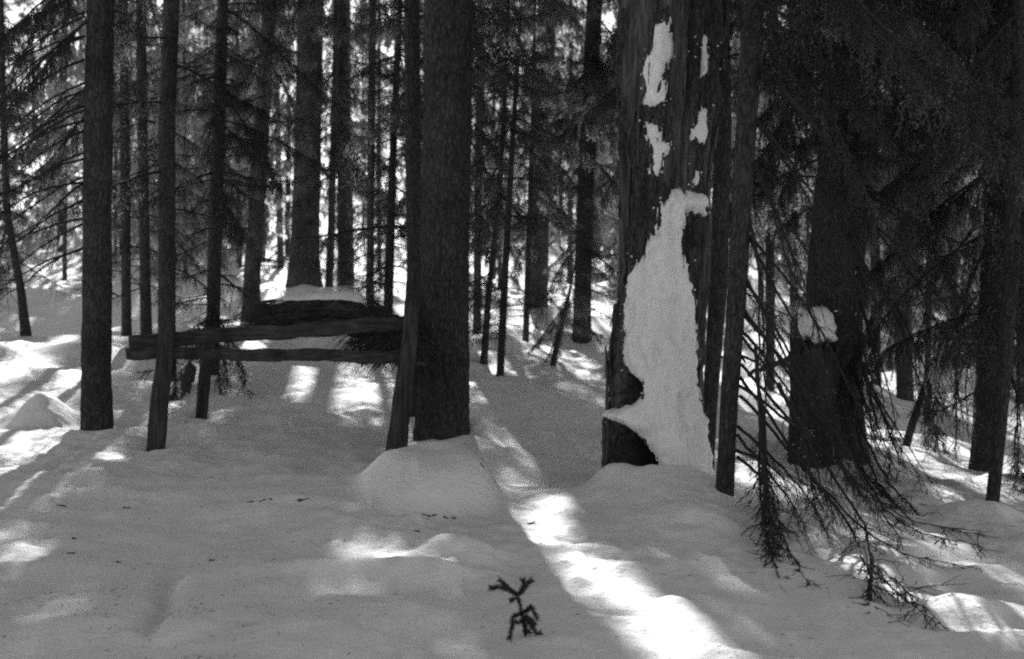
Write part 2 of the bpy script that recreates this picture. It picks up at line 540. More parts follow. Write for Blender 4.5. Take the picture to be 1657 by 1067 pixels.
# ------------------------------------------------------------------ where the sun comes through: ground patches between the crowns
LIT = [
    [(850, 800), (870, 792), (935, 800), (900, 830), (905, 850), (960, 885), (1010, 920), (1090, 960), (1150, 1000), (1235, 1090), (1060, 1090), (985, 985), (930, 930), (890, 870), (852, 832)],
    [(822, 736), (850, 742), (905, 778), (850, 778)],
    [(545, 858), (600, 862), (625, 856), (640, 888), (690, 888), (745, 866), (756, 880), (735, 897), (700, 918), (650, 914), (590, 934), (520, 954), (440, 968), (500, 940), (540, 905)],
    [(520, 835), (600, 790), (615, 800), (590, 828), (480, 840), (440, 830)],
    [(0, 745), (40, 750), (105, 785), (95, 808), (40, 797), (0, 780)],
    [(-60, 862), (50, 858), (45, 838), (90, 848), (80, 865), (30, 882), (-60, 885)],
    [(-40, 640), (40, 640), (60, 630), (130, 680), (130, 705), (100, 735), (90, 748), (40, 738), (-40, 738)],
    [(-60, 548), (140, 544), (200, 545), (200, 560), (60, 582), (-60, 582)],
    [(-60, 598), (40, 588), (150, 615), (130, 622), (-60, 618)],
    [(470, 596), (645, 592), (650, 695), (600, 692), (590, 662), (510, 692), (470, 687), (530, 660), (460, 642)],
    [(1470, 738), (1530, 742), (1640, 788), (1700, 805), (1700, 822), (1580, 794), (1500, 768)],
    [(1195, 735), (1290, 735), (1330, 760), (1430, 828), (1600, 878), (1590, 893), (1470, 862), (1350, 804), (1210, 768)],
    [(1290, 900), (1410, 850), (1450, 940), (1420, 1000), (1330, 930)],
    [(1545, 955), (1600, 968), (1700, 1000), (1700, 1045), (1580, 1024), (1480, 1014), (1440, 990)],
    [(1590, 890), (1700, 945), (1700, 965), (1600, 922)],
    [(865, 1003), (905, 1018), (938, 1045), (925, 1050), (888, 1026)],
    [(930, 640), (985, 648), (985, 668), (940, 655)],
    [(640, 690), (690, 690), (690, 745), (640, 745)],
    # far snow
    [(390, 360), (665, 360), (665, 470), (560, 560), (390, 470)],
    [(40, 420), (140, 420), (140, 475), (40, 475)],
    [(765, 400), (1000, 400), (1000, 470), (990, 640), (880, 600), (770, 560)],
    [(1195, 430), (1290, 430), (1290, 620), (1195, 700)],
    [(1480, 540), (1520, 540), (1510, 620), (1475, 640)],
]
LITA = [np.array(p, float) for p in LIT]
N_NEAR = 18


def in_poly(x, y, P):
    c = np.zeros(x.shape, bool)
    j = len(P) - 1
    for i in range(len(P)):
        xi, yi = P[i]; xj, yj = P[j]
        if yi != yj:
            c ^= ((yi > y) != (yj > y)) & (x < (xj - xi) * (y - yi) / (yj - yi) + xi)
        j = i
    return c


def shades_patch(P, near_only=False):
    """True for points whose shadow falls on one of the sunlit patches"""
    P = np.asarray(P, float)
    s = np.array(SUNV)
    t = (P[:, 2] - 0.3) / s[2]
    for _ in range(4):
        G = P - t[:, None] * s
        t = np.maximum(0, t + (G[:, 2] - lut_z(G[:, 0], G[:, 1])) / s[2] * 0.8)
    G = P - t[:, None] * s
    ok = G[:, 1] > 3.0
    x, y = to_px(G)
    hit = np.zeros(len(P), bool)
    for k, A in enumerate(LITA[:N_NEAR] if near_only else LITA):
        h = in_poly(x, y, A)
        hit |= h if k < N_NEAR else h & (RNG.uniform(size=len(h)) < 0.65)
    return hit & ok


# ------------------------------------------------------------------ spruce branches (a bank of shapes, shared by the trees)
def make_branch(seed, L, live=True, hang=1.0):
    r = np.random.default_rng(seed)
    g = Geo()
    t = np.linspace(0, 1, 16)
    a, b, c = (r.uniform(-0.7, -0.15), r.uniform(0.4, 0.9), r.uniform(0.2, 0.5)) if live else (r.uniform(-0.35, 0.1), r.uniform(0.3, 0.7), r.uniform(0.3, 0.7))
    P = np.stack([L * t * 0.93, 0.10 * L * np.sin(t * r.uniform(2, 5) + r.uniform(0, 6)) * t, L * (a * t - b * t ** 2 + c * t ** 3)], -1)
    P += r.normal(scale=0.006 * L, size=P.shape) * t[:, None]
    g.tube(P, 0.011 * L ** 0.7 * (1 - 0.88 * t) + 0.0015, 5, 0)
    T = np.gradient(P, axis=0); T /= np.linalg.norm(T, axis=1)[:, None]
    sp = 0.055 if live else 0.075
    n2 = int(L / sp)
    ts = np.sort(r.uniform(0.10, 1.0, n2 * 2))
    s0 = np.stack([np.interp(ts, t, P[:, i]) for i in range(3)], -1)
    tg = np.stack([np.interp(ts, t, T[:, i]) for i in range(3)], -1)
    side = np.cross(tg, [0, 0, 1.0]); side /= np.linalg.norm(side, axis=1)[:, None] + 1e-6
    sg = np.where(np.arange(len(ts)) % 2 == 0, 1.0, -1.0)
    l2 = L * 0.30 * (1.05 - ts) ** 0.6 * r.uniform(0.4, 1.2, len(ts)) + 0.05
    D = tg * r.uniform(0.5, 1.0, (len(ts), 1)) + side * sg[:, None] * r.uniform(0.5, 1.0, (len(ts), 1))
    D[:, 2] -= r.uniform(0.1, 0.8, len(ts)) * hang
    D /= np.linalg.norm(D, axis=1)[:, None]
    cur = s0
    rad = 0.0042 if live else 0.0045
    ter_p, ter_d = [], []
    blP, blD = [], []
    for k in range(3):
        nx = cur + D * (l2 / 3)[:, None]
        g.sticks(cur, nx, rad * (1 - k * 0.28), rad * (1 - (k + 1) * 0.28), 0)
        nt = (3 if live else 2)
        for q in range(nt):
            f = r.uniform(0, 1, (len(cur), 1))
            sel = r.uniform(size=len(cur)) < (0.95 if live else 0.55)
            ter_p.append((cur + (nx - cur) * f)[sel])
            dd = D[sel] * 0.5 + r.normal(scale=0.35, size=(sel.sum(), 3)); dd[:, 2] -= r.uniform(0.2, 1.3, sel.sum()) * hang
            ter_d.append(dd / np.linalg.norm(dd, axis=1)[:, None])
        if live:
            for q in range(4):
                f = r.uniform(0, 1, (len(cur), 1))
                blP.append(cur + (nx - cur) * f); blD.append(D)
        cur = nx
        D = D + np.array([0, 0, -0.32 * hang]) + r.normal(scale=0.15, size=D.shape)
        D /= np.linalg.norm(D, axis=1)[:, None]
    tp, td = np.concatenate(ter_p), np.concatenate(ter_d)
    tl = r.uniform(0.05, 0.20, len(tp)) * (1.0 if live else 1.2)
    te = tp + td * tl[:, None]
    g.sticks(tp, te, 0.0028, 0.0014, 0)
    if live:
        for q in range(7):
            f = r.uniform(0.05, 1, (len(tp), 1))
            blP.append(tp + (te - tp) * f); blD.append(td)
        bp, bd = np.concatenate(blP), np.concatenate(blD)
        g.blades(bp, bd, 0.026, 0.006, r, 1, 0.75)
    else:
        # beard lichen on the dead twigs
        sel = r.uniform(size=len(tp)) < 0.6
        bp = np.concatenate([tp[sel], te[sel]])
        dn = np.tile([0, 0, -1.0], (len(bp), 1)) + r.normal(scale=0.3, size=(len(bp), 3))
        g.blades(bp, dn, 0.05, 0.005, r, 1, 0.5)
    return g


BANK_L, BANK_D = [], []
for i in range(8):
    BANK_L.append(make_branch(100 + i, [1.3, 1.6, 1.9, 2.2][i % 4], True, 1.0 + 0.25 * (i % 3)).mesh('live_branch', [M_TWIG, M_NEEDLE]))
for i in range(8):
    BANK_D.append(make_branch(200 + i, [0.9, 1.3, 1.7, 2.1][i % 4], False, 0.7).mesh('dead_branch', [M_TWIG, M_LICHEN]))
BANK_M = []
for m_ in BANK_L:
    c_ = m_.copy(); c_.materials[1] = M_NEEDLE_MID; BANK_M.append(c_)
BANK_LEN = [1.3, 1.6, 1.9, 2.2]
BANK_DLEN = [0.9, 1.3, 1.7, 2.1]


def trunk_mesh(path, rad, k, seed, amp, mats, dz=None, flare=0.0):
    """path in local coordinates; rings every dz, bark relief as real displacement"""
    path = np.asarray(path, float); rad = np.asarray(rad, float)
    zz = path[:, 2]
    if dz is None:
        dz = 0.1
    z = np.concatenate([np.arange(zz[0], min(zz[-1], 5.0), dz), np.arange(min(zz[-1], 5.0), zz[-1], 0.6), [zz[-1]]])
    cx, cy, rr = np.interp(z, zz, path[:, 0]), np.interp(z, zz, path[:, 1]), np.interp(z, zz, rad)
    th = np.arange(k) / k * 2 * np.pi
    Z, TH = np.meshgrid(z, th, indexing='ij')
    R = rr[:, None] * np.ones_like(TH)
    if flare:
        lobes = 1 + 0.35 * np.sin(TH * 4 + seed) + 0.25 * np.sin(TH * 7 + seed * 2)
        R = R * (1 + flare * lobes * np.exp(-np.maximum(Z, -0.1) / 0.22))
    cxs, sxs = np.cos(TH), np.sin(TH)
    f1 = fbm(cxs * 9, sxs * 9, Z * 5, seed, 3)
    f2 = 1 - np.abs(vnoise(cxs * 22, sxs * 22, Z * 9, seed + 5))
    f0 = fbm(cxs * 1.2, sxs * 1.2, Z * 0.8, seed + 9, 2)
    R = R + amp * (0.5 * f1 + 0.6 * (f2 - 0.6)) + 0.05 * rr[:, None] * f0
    V = np.stack([cx[:, None] + R * cxs, cy[:, None] + R * sxs, Z], -1).reshape(-1, 3)
    n = len(z)
    i = np.arange(n - 1)[:, None] * k; j = np.arange(k)[None]
    q = np.stack([i + j, i + (j + 1) % k, i + k + (j + 1) % k, i + k + j], -1).reshape(-1, 4)
    return mesh_np('trunk', V, [q], mats, [0], True)


CROWN_TRIS = 0


def crown_mesh(base, path, rad, z0, z1, Rmax, rng, per=46, nb=None, fs=1.0, z1_full=None):
    """upper crown: whorls of drooping boughs built of needle sprays; sprays over the sunlit patches are left away"""
    H = z1 - z0
    nb = nb or int(H * 10)
    hz = z0 + H * rng.uniform(0, 1, nb) ** 1.15
    az = rng.uniform(0, 2 * np.pi, nb)
    top = z1_full or z1
    L = Rmax * np.clip((top - hz) / (top * 0.62), 0.12, 1) ** 0.8 * rng.uniform(0.65, 1.1, nb)
    c0 = np.stack([np.interp(hz, path[:, 2], path[:, 0]), np.interp(hz, path[:, 2], path[:, 1]), hz], -1)
    g = Geo()
    s = rng.uniform(0.06, 1, (nb, per)) ** 0.8
    dirx, diry = np.cos(az), np.sin(az)
    P = np.empty((nb, per, 3))
    lat = rng.normal(scale=0.16, size=(nb, per)) * L[:, None] * (1.1 - s * 0.6)
    P[..., 0] = c0[:, None, 0] + dirx[:, None] * s * L[:, None] - diry[:, None] * lat
    P[..., 1] = c0[:, None, 1] + diry[:, None] * s * L[:, None] + dirx[:, None] * lat
    P[..., 2] = c0[:, None, 2] - 0.25 * s * L[:, None] - 0.2 * (s * L[:, None]) ** 2 * 0.5 - rng.uniform(0, 0.30, (nb, per))
    P = P.reshape(-1, 3)
    E = c0 + np.stack([dirx * L, diry * L, -0.35 * L], -1)
    keepb = ~(shades_patch((c0 + E) / 2 + base) | shades_patch(c0 * 0.75 + E * 0.25 + base) | shades_patch(c0 * 0.25 + E * 0.75 + base) | shades_patch(E + base))
    g.sticks(c0[keepb], E[keepb], 0.018, 0.005, 0)
    keep = ~(shades_patch(P + base) | shades_patch(P + base + np.array([0.06, 0, -0.15])) | shades_patch(P + base + np.array([-0.06, 0, -0.1])))
    P = P[keep]
    n = len(P)
    D = rng.normal(size=(n, 3)); D[:, 2] -= 0.8; D /= np.linalg.norm(D, axis=1)[:, None]
    S = np.cross(D, rng.normal(size=(n, 3))); S /= np.linalg.norm(S, axis=1)[:, None]
    ln = rng.uniform(0.14, 0.30, n)[:, None] * fs; w = rng.uniform(0.05, 0.10, n)[:, None] * fs
    V = np.stack([P - S * w, P + D * ln * 0.5 - S * w * 0.4, P + D * ln, P + D * ln * 0.45 + S * w], 1)
    g.add(V, None, np.arange(4 * n).reshape(-1, 4), 1)
    return g.mesh('crown', [M_TWIG, M_NEEDLE], False)


def spruce(name, label, cat, pxpts, d, H, group=None, live=(0.9, 99), dead=(0.6, 99), nl=14, nd=10, Ls=1.0, seed=0, k=20, amp=0.006, dz=0.1,
           crown=1.8, flare=0.10, bark=None, well=0.0, az_pref=None, d_top=None, sink=0.35, apex=False, side=None):
    """pxpts: [(column,row,width)...] from the foot up. nl / nd live and dead boughs in the height range given (metres above the foot)"""
    rng = np.random.default_rng(1000 + seed)
    px, py, w = pxpts[0]
    dd = ground_hit(px, py, d) if d > 0 else -d
    base = at(px, py, dd)
    base[2] = min(base[2], lut_z(base[0], base[1])) if d > 0 else lut_z(base[0], base[1])
    pts_, rad_ = [], []
    for (a, b, c) in pxpts:
        p = at(a, b, dd)
        pts_.append(p - base); rad_.append(c / 2 / FPX * dd)
    pts_ = np.array(pts_); rad_ = np.array(rad_)
    pts_[0] = (0, 0, 0)
    # go on above the frame with the same lean
    lean = (pts_[-1] - pts_[-2]) / max(1e-3, pts_[-1][2] - pts_[-2][2])
    if not apex and pts_[-1][2] < H:
        n_up = 4
        z0_, r0_ = pts_[-1][2], rad_[-1]
        for q in range(1, n_up + 1):
            zq = z0_ + (H - z0_) * q / n_up
            pts_ = np.vstack([pts_, pts_[-1] + np.array([lean[0] * 0.5, 0, 1]) * (zq - pts_[-1][2])])
            rad_ = np.append(rad_, max(0.012, r0_ * (1 - q / n_up * 0.93)))
    pts_ = np.vstack([pts_[0] - np.array([lean[0] * sink, 0, sink]), pts_]); rad_ = np.append(rad_[0], rad_)
    t = thing(name, label, cat, base, group)
    link('trunk', trunk_mesh(pts_, rad_, k, seed * 3 + 1, amp, [bark or M_BARK], dz, flare), t)
    if well:
        WELLS.append((base[0], base[1], rad_[0] * 1.75, well))

    def put(bank, lens, z, az, Lf):
        i = rng.integers(len(bank))
        sc = Lf * rng.uniform(0.8, 1.15) / lens[i % 4]
        c = np.array([np.interp(z, pts_[:, 2], pts_[:, 0]), np.interp(z, pts_[:, 2], pts_[:, 1]), z])
        rr = np.interp(z, pts_[:, 2], rad_)
        c = c + 0.6 * rr * np.array([math.cos(az), math.sin(az), 0])
        tilt = rng.normal(scale=0.15)
        mtx = Matrix.Rotation(az, 3, 'Z') @ Matrix.Rotation(tilt, 3, 'Y')
        L_ = lens[i % 4] * sc
        smp = np.array([base + c + np.array(mtx @ Vector((L_ * q, 0, -0.5 * L_ * q))) for q in (0.25, 0.5, 0.75, 1.0)])
        if bank is not BANK_D and shades_patch(smp, True).sum() >= 1:
            return
        if smp[-1, 2] < lut_z(smp[-1, 0], smp[-1, 1]) + (0.1 if bank is BANK_D else 0.0):
            return
        o = link('branch', bank[i], t, c)
        o.rotation_euler = mtx.to_euler()
        o.scale = (sc, sc, sc * rng.uniform(0.85, 1.2))

    def azi():
        if side is not None:
            return rng.normal(loc=side, scale=0.5)
        return rng.uniform(0, 2 * math.pi)
    vis = EYE - base[2] + 0.225 * dd + 0.3
    top = pts_[-1][2]
    for _ in range(int(nd * (1.4 if dd < 17 or apex else 5.0))):
        hi = min(dead[1], vis, top)
        if hi > dead[0]:
            put(BANK_D, BANK_DLEN, rng.uniform(dead[0], hi), azi(), Ls * rng.uniform(0.6, 1.0) * 1.2)
    for _ in range(int(nl * (2.2 if dd < 17 else 1.7))):
        hi = min(live[1], vis + 1.6, top - 0.3)
        if hi > live[0]:
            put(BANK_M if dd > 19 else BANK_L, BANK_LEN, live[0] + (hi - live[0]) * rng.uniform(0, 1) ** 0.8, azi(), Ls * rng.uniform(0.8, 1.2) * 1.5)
    if k >= 30:
        for _ in range(9):
            z_ = rng.uniform(0.9, min(vis, 5)); a_ = rng.uniform(0, 2 * math.pi)
            r_ = np.interp(z_, pts_[:, 2], rad_)
            dr = np.array([math.cos(a_), math.sin(a_), rng.uniform(-0.3, 0.3)])
            c_ = np.array([np.interp(z_, pts_[:, 2], pts_[:, 0]), np.interp(z_, pts_[:, 2], pts_[:, 1]), z_])
            l_ = rng.uniform(0.03, 0.16)
            gg = Geo()
            tt_ = np.linspace(0, 1, 5)[:, None]
            gg.tube(c_ + dr * (r_ * 0.85) + dr * l_ * tt_ + np.array([0, 0, -0.03]) * tt_ ** 2, np.linspace(0.013, 0.006, 5), 6, 0)
            link('branch_stub', gg.mesh('branch_stub', [M_TWIG], True), t)
    if crown and not apex:
        z0 = max(vis + 1.5, 2.0)
        if z0 < H - 1:
            link('crown', crown_mesh(base, pts_, rad_, z0, H - 0.2, crown, rng, z1_full=H), t)
    return t, base, dd


# ------------------------------------------------------------------ the trees one can tell apart
G_BACK = 'spruces in the background forest'
T = spruce
T('spruce_tree', 'thick dark spruce trunk rising from a snow well, at the far left of the clearing', 'tree', [(157, 684, 50), (156, 600, 47), (158, 300, 46), (162, 0, 43)], 13.3, 19,
  nl=6, nd=0, live=(2.6, 99), seed=1, k=64, amp=0.012, dz=0.03, well=0.13, flare=0.05, side=math.pi)
T('spruce_tree', 'dark spruce trunk directly behind the left leaning rack post', 'tree', [(270, 620, 30), (270, 450, 27), (270, 200, 27), (278, 0, 26)], -16.2, 17, live=(1.9, 99), nl=2, nd=14, dead=(1.2, 99), seed=2, k=32, dz=0.05)
T('spruce_tree', 'slender spruce behind the rack, leaning right, foliage drooping to its foot', 'tree', [(343, 600, 22), (346, 480, 22), (352, 250, 21), (361, 0, 17)], -17.2, 16, live=(0.45, 99), nl=8, nd=14, seed=3, k=24, dz=0.06)
T('spruce_tree', 'thin straight spruce between the thick left trunk and the rack post', 'tree', [(237, 556, 18), (232, 300, 17), (228, 0, 16)], 21, 16, G_BACK, nl=9, nd=6, live=(2.5, 99), seed=4)
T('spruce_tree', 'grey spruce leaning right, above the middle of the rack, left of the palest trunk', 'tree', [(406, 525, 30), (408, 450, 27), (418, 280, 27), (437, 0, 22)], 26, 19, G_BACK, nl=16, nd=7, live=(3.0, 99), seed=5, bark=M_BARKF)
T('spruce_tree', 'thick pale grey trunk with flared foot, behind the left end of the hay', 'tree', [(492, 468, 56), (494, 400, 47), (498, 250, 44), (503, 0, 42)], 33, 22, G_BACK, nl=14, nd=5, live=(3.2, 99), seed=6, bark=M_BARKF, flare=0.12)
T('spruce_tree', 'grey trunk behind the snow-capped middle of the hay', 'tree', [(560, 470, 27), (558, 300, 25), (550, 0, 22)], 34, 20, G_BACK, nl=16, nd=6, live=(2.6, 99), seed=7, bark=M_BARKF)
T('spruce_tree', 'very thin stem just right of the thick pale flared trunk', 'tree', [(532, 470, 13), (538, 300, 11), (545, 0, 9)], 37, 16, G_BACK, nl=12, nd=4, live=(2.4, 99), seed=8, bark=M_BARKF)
T('spruce_tree', 'thin bare spruce with whorls of dead branches, above the right end of the hay', 'tree', [(626, 560, 17), (630, 430, 15), (638, 200, 12), (647, 20, 9)], 22, 9.5, nl=5, nd=26, dead=(0.9, 99), live=(3.2, 99), Ls=1.0, seed=9, k=20, dz=0.06, crown=1.0)
T('spruce_tree', 'slim trunk pressed close against the left side of the great central trunk', 'tree', [(673, 650, 24), (670, 400, 24), (667, 0, 26)], -14.6, 17, nl=2, nd=8, dead=(1.6, 99), live=(3, 99), seed=10, k=28, dz=0.05)
CENTRE = T('spruce_tree', 'great scaly-barked spruce trunk in the middle, right of the rack', 'tree', [(716, 716, 88), (718, 620, 82), (720, 400, 78), (724, 180, 79), (726, 0, 78)], 12.9, 22,
           nl=0, nd=2, dead=(2.6, 4), live=(3, 99), seed=11, k=110, amp=0.021, dz=0.022, flare=0.06, crown=2.2)
T('dead_sapling', 'very thin dead spruce pole with bare side branches, right of the central trunk', 'tree', [(809, 614, 13), (817, 450, 11), (828, 250, 9), (836, 120, 7), (843, 10, 3)], 18.6, 5, nl=0, nd=46, dead=(0.35, 4.9), Ls=0.72, seed=12, k=10, apex=True, crown=0, amp=0.002, flare=0.0)
T('spruce_tree', 'thin crooked stem standing behind the dead pole', 'tree', [(783, 588, 12), (790, 480, 10), (806, 340, 9), (818, 150, 7)], 21.5, 10, G_BACK, nl=7, nd=7, live=(1.5, 99), seed=13, k=10, crown=1.0)
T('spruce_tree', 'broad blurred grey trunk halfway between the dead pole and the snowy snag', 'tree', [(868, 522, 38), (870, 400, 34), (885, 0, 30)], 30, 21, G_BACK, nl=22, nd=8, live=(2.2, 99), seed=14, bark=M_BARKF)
T('spruce_tree', 'broad dark trunk close left of the snowy snag', 'tree', [(941, 557, 30), (944, 450, 28), (950, 250, 28), (962, 0, 26)], 27, 20, G_BACK, nl=24, nd=8, live=(1.7, 99), seed=15)
T('spruce_sapling', 'small leaning sapling left of the snag, drooping twigs at its foot', 'tree', [(893, 600, 11), (905, 540, 9), (918, 490, 6), (930, 430, 2)], 19.5, 2, nl=6, nd=14, live=(0.3, 1.4), dead=(0.2, 1.5), Ls=0.42, seed=16, k=8, apex=True, crown=0, amp=0.001, flare=0)
T('spruce_tree', 'thin young spruce in the gap behind the leaning sapling', 'tree', [(850, 565, 10), (855, 400, 9), (862, 200, 7)], 28, 9, G_BACK, nl=10, nd=8, live=(1.2, 99), Ls=0.7, seed=17, k=10, crown=1.1)
T('spruce_tree', 'dark trunk wedged against the right flank of the snowy snag', 'tree', [(1142, 772, 22), (1150, 640, 24), (1163, 450, 30), (1170, 200, 28), (1166, 0, 26)], -11.9, 17, nl=4, nd=5, dead=(1.3, 99), live=(2.2, 99), seed=19, k=32, dz=0.04)
RIGHT7 = T('spruce_tree', 'dark leaning trunk just right of the snag, bare branches sweeping to the snow', 'tree', [(1171, 830, 28), (1180, 650, 28), (1192, 480, 30), (1205, 250, 33), (1220, 0, 34)], 10.2, 15,
           nl=9, nd=6, dead=(1.6, 99), live=(3.0, 99), seed=20, k=48, amp=0.006, dz=0.03, side=-0.2)
RIGHT8 = T('spruce_tree', 'massive dark spruce trunk behind the snow-capped stump', 'tree', [(1350, 742, 104), (1348, 640, 90), (1350, 450, 88), (1372, 220, 88), (1388, 0, 86)], 15.0, 21,
           nl=20, nd=9, dead=(2.6, 99), live=(3.6, 99), Ls=1.2, seed=22, k=72, amp=0.012, dz=0.035, flare=0.12, crown=2.6)
T('spruce_tree', 'dark trunk right of the massive spruce, behind a round snow heap', 'tree', [(1466, 650, 26), (1460, 500, 30), (1448, 250, 28), (1440, 0, 26)], 24, 19, G_BACK, nl=22, nd=12, live=(1.5, 99), dead=(0.8, 99), seed=24)
T('spruce_tree', 'thin stem left of the trunk with the round snow heap', 'tree', [(1440, 605, 10), (1442, 400, 9), (1450, 100, 8)], 30, 13, G_BACK, nl=12, nd=6, live=(1.4, 99), seed=25, k=10)
RIGHT10 = T('spruce_tree', 'thick dark spruce trunk near the right edge of the clearing', 'tree', [(1594, 758, 44), (1602, 600, 46), (1614, 350, 46), (1622, 0, 44)], 14.6, 19, nl=26, nd=12, dead=(0.9, 99), live=(1.3, 99), Ls=1.15, seed=26, k=48, dz=0.04, crown=2.2)
T('spruce_tree', 'slim dark trunk standing before the thick one at the right edge', 'tree', [(1606, 815, 20), (1622, 640, 22), (1636, 450, 24), (1650, 0, 24)], 12.2, 15, nl=16, nd=8, dead=(1.0, 99), live=(1.7, 99), seed=27, k=32, dz=0.04)
T('spruce_tree', 'thin trunk seen between the leaning trunk and the snow-capped stump', 'tree', [(1246, 640, 15), (1246, 400, 15), (1252, 0, 14)], 24, 17, G_BACK, nl=18, nd=10, dead=(0.7, 99), live=(3.0, 99), seed=28)
T('spruce_tree', 'thin straight stem just right of the leaning log', 'tree', [(1500, 690, 11), (1503, 450, 11), (1510, 0, 10)], 19, 14, nl=16, nd=12, dead=(0.5, 99), live=(1.4, 99), seed=29, k=12)
T('spruce_tree', 'thin grey stem close to the right side of the thick left trunk', 'tree', [(205, 545, 16), (203, 300, 15), (200, 0, 14)], 24, 17, G_BACK, nl=16, nd=6, live=(1.6, 99), seed=30)
T('spruce_tree', 'crooked thin stem behind the crest at the left edge, leaning left', 'tree', [(42, 542, 16), (34, 470, 14), (12, 350, 12), (4, 150, 11)], 23, 14, nl=16, nd=12, dead=(0.6, 99), live=(0.9, 99), seed=31, k=12)
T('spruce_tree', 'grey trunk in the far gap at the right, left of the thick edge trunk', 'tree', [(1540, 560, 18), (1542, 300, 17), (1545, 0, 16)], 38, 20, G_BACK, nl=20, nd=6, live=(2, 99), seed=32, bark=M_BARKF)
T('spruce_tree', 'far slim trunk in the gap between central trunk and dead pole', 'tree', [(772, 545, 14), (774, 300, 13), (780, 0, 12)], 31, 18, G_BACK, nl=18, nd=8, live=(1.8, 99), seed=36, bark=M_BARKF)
T('spruce_tree', 'far trunk glimpsed between the two rightmost dark trunks', 'tree', [(1655, 640, 20), (1657, 400, 20), (1660, 0, 18)], 25, 18, G_BACK, nl=22, nd=10, live=(1.0, 99), seed=40)
T('spruce_tree', 'far trunk behind the massive spruce on its right side', 'tree', [(1418, 620, 16), (1416, 400, 16), (1412, 0, 15)], 29, 18, G_BACK, nl=22, nd=8, live=(1.2, 99), seed=41)
T('spruce_tree', 'far trunk behind the massive spruce on its left side', 'tree', [(1285, 600, 14), (1284, 400, 14), (1282, 0, 13)], 31, 18, G_BACK, nl=18, nd=8, live=(3.2, 99), seed=42)

T('spruce_tree', 'unseen spruce added beyond the left edge to shade the near snow', 'tree', [(-900, 930, 90), (-900, 600, 84), (-900, 0, 78)], -7.0, 15, G_BACK, nl=16, nd=4, live=(0.9, 99), seed=55, crown=2.0, side=math.pi)  # out of view, added to darken the near snow at the left
T('spruce_tree', 'nearer unseen spruce added for shade beyond the left edge, beside the camera', 'tree', [(-2400, 1300, 150), (-2400, 600, 140), (-2400, 0, 130)], -3.4, 15, G_BACK, nl=14, nd=4, live=(0.9, 99), seed=56, crown=2.0, side=math.pi)  # second unseen tree, added for the same shade
T('spruce_tree', 'shade-giving thin grey stem added between the hay-side grey trunk and the thin bare spruce', 'tree', [(598, 520, 13), (600, 300, 12), (603, 0, 12)], -27, 19, G_BACK, nl=16, nd=4, live=(4.2, 99), seed=54, crown=2.3, bark=M_BARKF)  # added so that its crown shades the snow before the central trunk
T('spruce_tree', 'shade-giving spruce added and hidden behind the central trunk, only its boughs showing beside it', 'tree', [(747, 600, 24), (746, 300, 22), (746, 0, 20)], -21, 19, G_BACK, nl=26, nd=4, live=(2.4, 99), seed=50, crown=2.3)  # added: its shadow bounds the sun strip on the right
T('spruce_tree', 'farther shade-giving spruce added and hidden behind the central trunk, its boughs reaching right', 'tree', [(716, 540, 26), (718, 300, 25), (720, 0, 24)], -28, 21, G_BACK, nl=30, nd=4, live=(2.6, 99), seed=51, crown=2.4)  # added so that its crown shades the upper end of the sun strip
T('spruce_tree', 'shade-giving spruce added and hidden behind the snowy snag, boughs showing on its left', 'tree', [(1060, 680, 26), (1062, 300, 25), (1066, 0, 24)], -18.5, 18, G_BACK, nl=12, nd=4, live=(2.0, 99), seed=52, crown=2.3)  # added to shade the snow in front of the snag
T('spruce_tree', 'farther shade-giving spruce added and hidden behind the snag, thin boughs either side', 'tree', [(1040, 560, 24), (1042, 300, 23), (1046, 0, 22)], -27, 21, G_BACK, nl=14, nd=4, live=(2.2, 99), seed=53, crown=2.4)  # added behind the other one to thicken that shade

